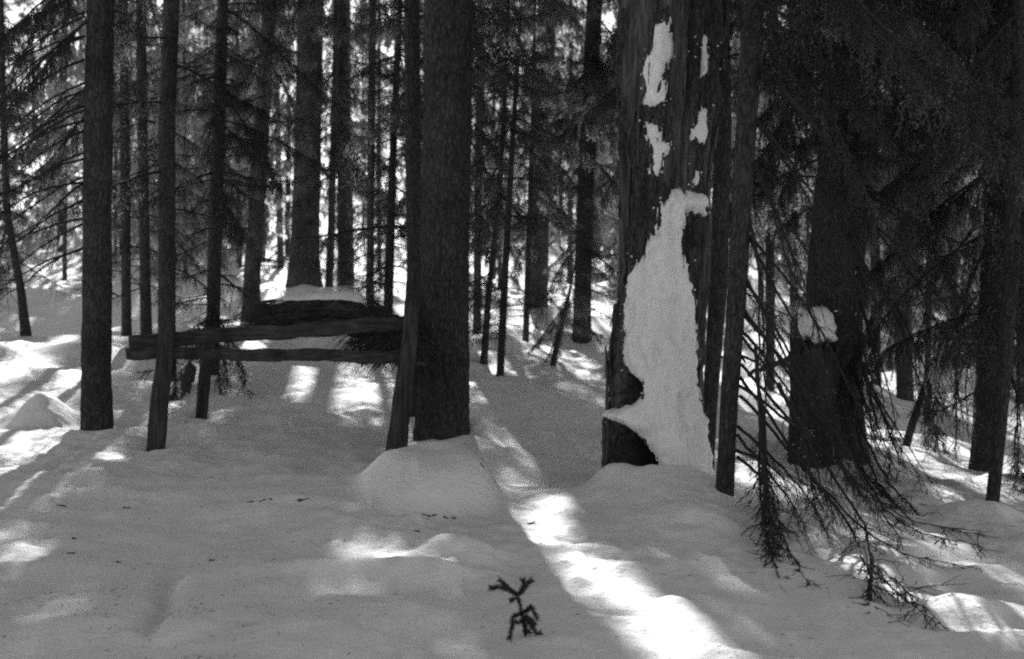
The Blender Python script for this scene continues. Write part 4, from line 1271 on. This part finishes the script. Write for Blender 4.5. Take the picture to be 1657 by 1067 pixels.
# ------------------------------------------------------------------ long bare branches sweeping down on the right
def sweep(pts_, seed, r0=0.012, tw=1.0, needles=0.0, twl=0.38):
    """one drooping branch along (column,row,distance) points with side twigs; returns a Geo in world coordinates"""
    rng = np.random.default_rng(seed)
    P = []
    for a_, b_, d_ in pts_:
        if b_ > 700:
            d_ = min(d_, ground_hit(a_, b_, 1.55 * FPX / (b_ - HZ)) - 0.08)
        P.append(at(a_, b_, d_))
    P = np.array(P)
    s = np.concatenate([[0], np.cumsum(np.linalg.norm(np.diff(P, axis=0), axis=1))])
    L = s[-1]
    n = max(10, int(L / 0.05))
    u = np.linspace(0, L, n)
    path = np.stack([np.interp(u, s, P[:, i]) for i in range(3)], -1)
    for _ in range(6):
        path[1:-1] = 0.5 * path[1:-1] + 0.25 * (path[:-2] + path[2:])
    path += np.cumsum(rng.normal(scale=0.0035, size=path.shape), axis=0)
    limb = Geo()
    limb.tube(path, r0 * (1 - 0.85 * u / L), 6, 0)
    g = Geo()
    T_ = np.gradient(path, axis=0); T_ /= np.linalg.norm(T_, axis=1)[:, None]
    m = int(L / 0.085 * tw)
    f = np.sort(rng.uniform(0.15, 1.0, m)) * L
    p0 = np.stack([np.interp(f, u, path[:, i]) for i in range(3)], -1)
    t0 = np.stack([np.interp(f, u, T_[:, i]) for i in range(3)], -1)
    D = t0 * 0.8 + rng.normal(scale=0.45, size=(m, 3)) * [1, 0.8, 0.5]
    D[:, 2] -= rng.uniform(0, 0.5, m)
    D /= np.linalg.norm(D, axis=1)[:, None]
    l2 = twl * rng.uniform(0.3, 1.2, m) * (1.1 - 0.6 * f / L)
    cur = p0
    ter = []
    for k_ in range(4):
        nx = cur + D * (l2 / 4)[:, None]
        g.sticks(cur, nx, 0.0040 * (1 - 0.2 * k_), 0.0040 * (1 - 0.2 * (k_ + 1)), 0)
        for _ in range(2):
            ter.append((cur + (nx - cur) * rng.uniform(0, 1, (m, 1)), D.copy()))
        if needles:
            for _ in range(int(6 * needles)):
                g.blades(cur + (nx - cur) * rng.uniform(0, 1, (m, 1)), D, 0.022, 0.004, rng, 1, 0.7)
        cur = nx
        D = D + [0, 0, -0.12] + rng.normal(scale=0.22, size=D.shape)
        D /= np.linalg.norm(D, axis=1)[:, None]
    tp = np.concatenate([a for a, b in ter]); td = np.concatenate([b for a, b in ter])
    sel = rng.uniform(size=len(tp)) < 0.55
    tp, td = tp[sel], td[sel]
    td = td + rng.normal(scale=0.5, size=td.shape); td[:, 2] -= 0.3; td /= np.linalg.norm(td, axis=1)[:, None]
    te = tp + td * rng.uniform(0.03, 0.14, (len(tp), 1))
    g.sticks(tp, te, 0.0024, 0.0013, 0)
    if needles:
        for _ in range(int(8 * needles)):
            g.blades(tp + (te - tp) * rng.uniform(0, 1, (len(tp), 1)), td, 0.02, 0.004, rng, 1, 0.7)
    else:
        k2 = rng.uniform(size=len(tp)) < 0.12
        g.blades(te[k2], td[k2], 0.03, 0.008, rng, 1, 0.6)
    return limb, g


def add_sweeps(owner, lst, seed, copies=1, **kw):
    t, base, dd = owner
    rj = np.random.default_rng(seed + 900)
    full = []
    for p in lst:
        full.append(p)
        pp, ex = p if isinstance(p, tuple) else (p, {})
        for c_ in range(copies):
            f = rj.uniform(0.55, 1.0)
            jx, jy, jd = rj.normal(scale=16), rj.normal(scale=16), rj.normal(scale=0.22)
            q = [(a + jx * min(1, i / 2), b + jy * (0.6 + 0.4 * min(1, i / 2)) - (1 - f) * i * 22, d_ + jd * min(1, i / 2)) for i, (a, b, d_) in enumerate(pp)]
            full.append((q, ex))
    for i, p in enumerate(full):
        kk = dict(kw)
        if isinstance(p, tuple):
            p, extra = p
            kk.update(extra)
        lb, g = sweep(p, seed + i, **kk)
        lb.v = [v - base for v in lb.v]
        g.v = [v - base for v in g.v]
        bo = link('branch', lb.mesh('sweeping_branch', [M_TWIG], True), t)
        link('side_twigs', g.mesh('side_twigs', [M_TWIG, M_NEEDLE], False), bo)['kind'] = 'stuff'


d7 = RIGHT7[2]
add_sweeps(RIGHT7, [
    [(1206, 372, d7), (1250, 450, d7 - .1), (1305, 560, d7 - .2), (1345, 650, d7 - .2), (1385, 760, d7 - .3)],
    [(1204, 440, d7), (1245, 520, d7 - .1), (1300, 640, d7 - .2), (1352, 770, d7 - .3)],
    [(1202, 500, d7), (1255, 570, d7 - .1), (1325, 680, d7 - .2), (1390, 800, d7 - .4), (1440, 870, d7 - .7)],
    [(1200, 545, d7), (1250, 610, d7), (1300, 690, d7 - .1), (1330, 790, d7 - .3)],
    [(1198, 590, d7), (1250, 650, d7 - .1), (1330, 750, d7 - .4), (1395, 850, d7 - .9), (1410, 912, d7 - 1.4), (1465, 965, d7 - 1.9), (1525, 1018, d7 - 2.4)],
    [(1410, 908, d7 - 1.4), (1409, 950, d7 - 1.7), (1414, 1016, d7 - 2.3)],
    [(1196, 640, d7), (1245, 690, d7 - .1), (1320, 770, d7 - .4), (1400, 850, d7 - .8), (1470, 895, d7 - 1.0), (1568, 908, d7 - 1.2)],
    [(1194, 690, d7), (1240, 725, d7 - .2), (1300, 790, d7 - .5), (1335, 870, d7 - .9)],
    [(1192, 740, d7), (1225, 765, d7 - .1), (1275, 830, d7 - .6)],
    [(1208, 330, d7), (1235, 430, d7 - .1), (1238, 560, d7 - .2), (1240, 700, d7 - .3), (1250, 850, d7 - .6)],
    ([(1222, 560, d7 - .2), (1238, 680, d7 - .3), (1245, 790, d7 - .5), (1270, 890, d7 - .9), (1288, 940, d7 - 1.1)], dict(needles=0.4, tw=1.1, twl=.28)),
    ([(1230, 640, d7 - .2), (1235, 740, d7 - .4), (1238, 830, d7 - .7), (1262, 925, d7 - 1.1)], dict(needles=0.4, tw=1.1, twl=.28)),
    ([(1260, 620, d7 - .3), (1300, 720, d7 - .4), (1308, 800, d7 - .6), (1330, 860, d7 - .9)], dict(needles=0.3, tw=1.0, twl=.25)),
    [(1215, 250, d7), (1255, 330, d7 - .2), (1290, 430, d7 - .3), (1330, 520, d7 - .3), (1345, 610, d7 - .4)],
    [(1216, 180, d7), (1270, 260, d7 - .2), (1340, 370, d7 - .4), (1400, 480, d7 - .5)],
    [(1218, 100, d7), (1290, 170, d7 - .2), (1380, 280, d7 - .4), (1460, 400, d7 - .5)],
], 500, tw=0.75)

d8 = RIGHT8[2]
add_sweeps(RIGHT8, [
    [(1385, 520, d8 - .3), (1400, 600, d8 - .5), (1425, 690, d8 - .7), (1450, 760, d8 - .9)],
    [(1385, 560, d8 - .3), (1410, 640, d8 - .6), (1450, 720, d8 - 1.0), (1500, 800, d8 - 1.6)],
    [(1380, 600, d8 - .3), (1400, 660, d8 - .5), (1420, 730, d8 - .8), (1450, 775, d8 - 1.0)],
    [(1375, 620, d8 - .3), (1395, 700, d8 - .6), (1430, 770, d8 - 1.1), (1510, 850, d8 - 2.2), (1620, 870, d8 - 2.5)],
    [(1360, 640, d8 - .5), (1380, 720, d8 - .8), (1400, 770, d8 - 1.2), (1470, 830, d8 - 2.0), (1590, 860, d8 - 2.6)],
    [(1390, 470, d8 - .2), (1420, 570, d8 - .5), (1440, 650, d8 - .7), (1455, 730, d8 - .8)],
    [(1330, 700, d8 - .6), (1365, 755, d8 - 1.1), (1395, 790, d8 - 1.5), (1450, 810, d8 - 1.9), (1495, 812, d8 - 2.1)],
    [(1395, 420, d8 - .2), (1450, 500, d8 - .4), (1490, 620, d8 - .6), (1500, 730, d8 - .7)],
    [(1400, 350, d8 - .2), (1470, 430, d8 - .4), (1540, 560, d8 - .6), (1560, 700, d8 - .7)],
    [(1405, 300, d8 - .2), (1500, 380, d8 - .4), (1570, 500, d8 - .6), (1590, 640, d8 - .7)],
    [(1395, 540, d8 - .5), (1404, 620, d8 - .7), (1408, 700, d8 - .8), (1412, 760, d8 - .9)],
    [(1390, 580, d8 - .5), (1425, 660, d8 - .8), (1440, 700, d8 - .9), (1470, 770, d8 - 1.2)],
], 540, copies=1, tw=0.85, r0=0.014, twl=0.27)

d10 = RIGHT10[2]
add_sweeps(RIGHT10, [
    [(1580, 420, d10), (1555, 520, d10 - .2), (1545, 640, d10 - .3), (1550, 740, d10 - .3)],
    [(1580, 480, d10), (1530, 560, d10 - .2), (1515, 660, d10 - .3), (1520, 740, d10 - .3)],
    [(1580, 360, d10), (1520, 440, d10 - .2), (1490, 560, d10 - .3), (1490, 680, d10 - .3)],
    [(1630, 420, d10), (1650, 540, d10 - .3), (1655, 700, d10 - .4), (1650, 790, d10 - .5)],
    [(1625, 560, d10), (1648, 650, d10 - .4), (1640, 740, d10 - .6), (1660, 800, d10 - .8)],
    [(1580, 540, d10), (1560, 620, d10 - .2), (1568, 740, d10 - .3)],
], 580, copies=1, tw=1.2, r0=0.011)

TREE3 = [o for o in bpy.data.objects if o.get('label', '').startswith('slender spruce behind the rack')][0]
d3_ = TREE3.location[1]
add_sweeps((TREE3, np.array(TREE3.location), d3_), [
    [(343, 500, d3_), (325, 560, d3_ - 1.0), (306, 600, d3_ - 1.6), (300, 638, d3_ - 2.0)],
    [(345, 510, d3_), (372, 560, d3_ - .8), (395, 600, d3_ - 1.2), (406, 640, d3_ - 1.5)],
    [(345, 520, d3_), (360, 570, d3_ - .8), (368, 610, d3_ - 1.2), (366, 640, d3_ - 1.5)],
    [(340, 530, d3_), (300, 560, d3_ - .8), (270, 590, d3_ - 1.2), (235, 600, d3_ - 1.5)],
], 660, copies=1, tw=1.5, r0=0.012, needles=1.0, twl=0.3)

# boughs reaching in from the left spruce
LEFT1 = [o for o in bpy.data.objects if o.name == 'spruce_tree'][0]
dl1 = LEFT1.location[1]
sw = []
for i_ in range(11):
    y0 = 20 + i_ * 38
    sw.append([(136, y0, dl1), (95, y0 + 18, dl1 - .1), (50, y0 + 50, dl1 - .2), (-5, y0 + 85 + 6 * (i_ % 3), dl1 - .3), (-40, y0 + 105, dl1 - .3)])
add_sweeps((LEFT1, np.array(LEFT1.location), dl1), sw, 620, tw=1.0, r0=0.013, needles=0.12)


# ------------------------------------------------------------------ sprig of a buried sapling in the foreground
def sprig():
    b = gp(846, 1024, 6.2)
    d = b[1]
    rng = np.random.default_rng(8)
    t = thing('spruce_seedling', 'tip of a tiny spruce seedling poking out of the smooth foreground snow', 'seedling', b)

    def shoot(pl, r, needle, name):
        g = Geo()
        P = np.array([at(a, c, d + e) for a, c, e in pl]) - b
        s = np.linspace(0, 1, 12)
        path = np.stack([np.interp(s, np.linspace(0, 1, len(P)), P[:, i]) for i in range(3)], -1)
        g.tube(path, np.linspace(r, r * 0.5, 12), 6, 0)
        if needle:
            L = np.linalg.norm(np.diff(path, axis=0), axis=1).sum()
            m = int(L / 0.00022 * needle)
            f = rng.uniform(0, 1, m)
            pp = np.stack([np.interp(f, s, path[:, i]) for i in range(3)], -1)
            dd = np.gradient(path, axis=0)
            dv = np.stack([np.interp(f, s, dd[:, i]) for i in range(3)], -1)
            g.blades(pp, dv, 0.021, 0.0015, rng, 1, 0.75)
        return link(name, g.mesh(name, [M_TWIG, M_NEEDLE2], False), t)
    shoot([(850, 1030, 0), (846, 1000, 0), (842, 978, 0), (836, 962, 0)], 0.005, 0.55, 'stem')
    for pl in ([(838, 964, 0), (824, 955, -.01), (808, 950, -.02), (793, 952, -.02)],
               [(836, 962, 0), (826, 955, 0.01), (818, 948, 0.02), (808, 939, 0.03)],
               [(838, 962, 0), (844, 955, -.02), (848, 946, -.02), (846, 938, -.03)],
               [(840, 964, 0), (849, 952, 0.02), (855, 943, 0.03), (860, 939, 0.04)],
               [(836, 968, 0), (831, 970, 0.0), (826, 972, 0)],
               [(845, 992, 0), (852, 990, -.01), (858, 982, -.02), (862, 986, -.03), (870, 1003, -.04)],
               [(846, 994, 0), (838, 995, -.02), (829, 998, -.03), (829, 1015, -.03), (824, 1034, -.04)],
               [(847, 998, 0), (855, 1005, -.01), (862, 1016, -.02), (868, 1026, -.02), (874, 1024, -.02)],
               [(847, 1000, 0), (850, 1012, 0.0), (852, 1024, 0), (856, 1022, 0)],
               [(847, 1000, 0), (840, 1008, 0.02), (834, 1006, 0.02)],
               [(848, 996, 0), (858, 1002, 0.02), (866, 1012, 0.03)]):
        shoot(pl, 0.0035, 1.0, 'shoot')


sprig()


# ------------------------------------------------------------------ snow ground (after the trees, so that their wells are known)
def snow_ground():
    def axis(lo, hi, fine_lo, fine_hi, step, grow):
        a = list(np.arange(fine_lo, fine_hi, step))
        s, v = step, fine_hi
        while v < hi:
            a.append(v); s *= grow; v += s
        a.append(hi)
        s, v = step, fine_lo - step
        while v > lo:
            a.insert(0, v); s *= grow; v -= s
        a.insert(0, lo)
        return np.array(a)
    X = axis(-300, 300, -5.2, 5.2, 0.030, 1.055)
    Y = axis(-80, 420, 4.8, 15.0, 0.034, 1.03)
    gx, gy = np.meshgrid(X, Y, indexing='ij')
    gz = ground_z(gx, gy)
    V = np.stack([gx, gy, gz], -1).reshape(-1, 3)
    nx, ny = len(X), len(Y)
    I = np.arange(nx - 1)[:, None] * ny; J = np.arange(ny - 1)[None]
    q = np.stack([I + J, I + ny + J, I + ny + J + 1, I + J + 1], -1).reshape(-1, 4)
    o = link('snow_ground', mesh_np('snow_ground', V, [q], [M_SNOW], [0], True))
    o['kind'] = 'structure'
    print('ground', nx, ny, nx * ny * 2)


snow_ground()


# ------------------------------------------------------------------ litter on the snow
def litter():
    rng = np.random.default_rng(12)
    # fallen twigs that show singly
    spots = [(492, 968, 8, 'largest dark fallen twig, curved, below the bright sun patch'), (438, 1003, 3, 'small dark scale left below the curved twig on shaded snow'),
             (722, 1030, 4, 'short slanting twig on the snow left of the seedling'), (675, 855, 4, 'short twig on shaded snow above the central sun patch'),
             (115, 893, 5, 'dark twig on shaded snow at far left, largest of its three'), (120, 868, 3, 'tiny twig at far left just above the larger one'), (192, 902, 3, 'tiny twig right of the larger far-left twig'),
             (343, 898, 4, 'short flat twig on snow left of the bright sun patch'), (363, 914, 3, 'tiny twig just below the short flat one on the left'),
             (405, 705, 5, 'slanting twig on the snow below the middle of the rack'), (425, 636, 5, 'dark twig lying behind the rack under its lower rail'),
             (700, 740, 7, 'forked twig on the snow at the foot of the central trunk'), (735, 707, 7, 'bark sliver lying against the foot of the central trunk'),
             (100, 723, 6, 'dark twig in the sunlit snow below the pointed snow heap'), (205, 735, 5, 'twig on snow between the left trunk and the rack post'),
             (1548, 1038, 5, 'dark twig at the lower right on streaked snow'), (860, 722, 6, 'twig on snow right of the central trunk'), (690, 965, 5, 'thin pale-shadowed twig below the right end of the sun patch'), (780, 800, 4, 'short twig on the drift between the central trunk and the snag')]
    for i, (px, py, s, lab) in enumerate(spots):
        b = gp(px, py, 9)
        b = np.array([b[0], b[1], float(ground_z(b[0], b[1])[0])])
        d = b[1]
        L = s * 2.5 / FPX * d
        g = Geo()
        m = 4
        ang = rng.normal(scale=0.5)
        for k_ in range(m):
            a2 = ang + rng.normal(scale=0.6)
            tt = np.linspace(-0.5, 0.5, 5)
            f = 1.0 if k_ == 0 else 0.4
            off = rng.uniform(-0.4, 0.4) * L if k_ else 0
            x = np.cos(a2) * tt * L * f + np.cos(ang) * off; y = np.sin(a2) * tt * L * f + np.sin(ang) * off
            zz = ground_z(b[0] + x, b[1] + y) - b[2] + 0.0005 + 0.006 * np.abs(tt) + rng.uniform(0, 0.004)
            g.tube(np.stack([x, y, zz], -1), np.linspace(0.0042, 0.002, 5) * (1 if k_ == 0 else 0.7), 5, 0)
        tag(link('fallen_twig', g.mesh('fallen_twig', [M_TWIG], True), None, b), lab, 'twig', 'fallen twigs on the snow')
    # fallen needles and scales: nobody could count them
    g = Geo()
    m = 4200
    y = 4.9 + 14 * rng.uniform(0, 1, m) ** 1.4
    x = rng.uniform(-0.40, 0.40, m) * y
    keep = fbm(x * 0.8, y * 0.8, 0, 5, 3) + 0.25 * sstep(-1, 3, x) > rng.uniform(-0.7, 0.8, m)
    x, y = x[keep], y[keep]
    z = ground_z(x, y) + 0.003
    m = len(x)
    a = rng.uniform(0, np.pi, m); ln = 0.003 + 0.011 * rng.uniform(0, 1, m) ** 2.5
    D = np.stack([np.cos(a) * ln, np.sin(a) * ln, rng.normal(scale=0.002, size=m)], -1)
    P = np.stack([x, y, z], -1)
    g.sticks(P - D, P + D, rng.uniform(0.0008, 0.0022, m), 0.0008, 0)
    o = link('fallen_needles', g.mesh('fallen_needles', [M_TWIG], False))
    tag(o, 'fallen needles and bark scales scattered over the snow', 'litter', None, 'stuff')


litter()
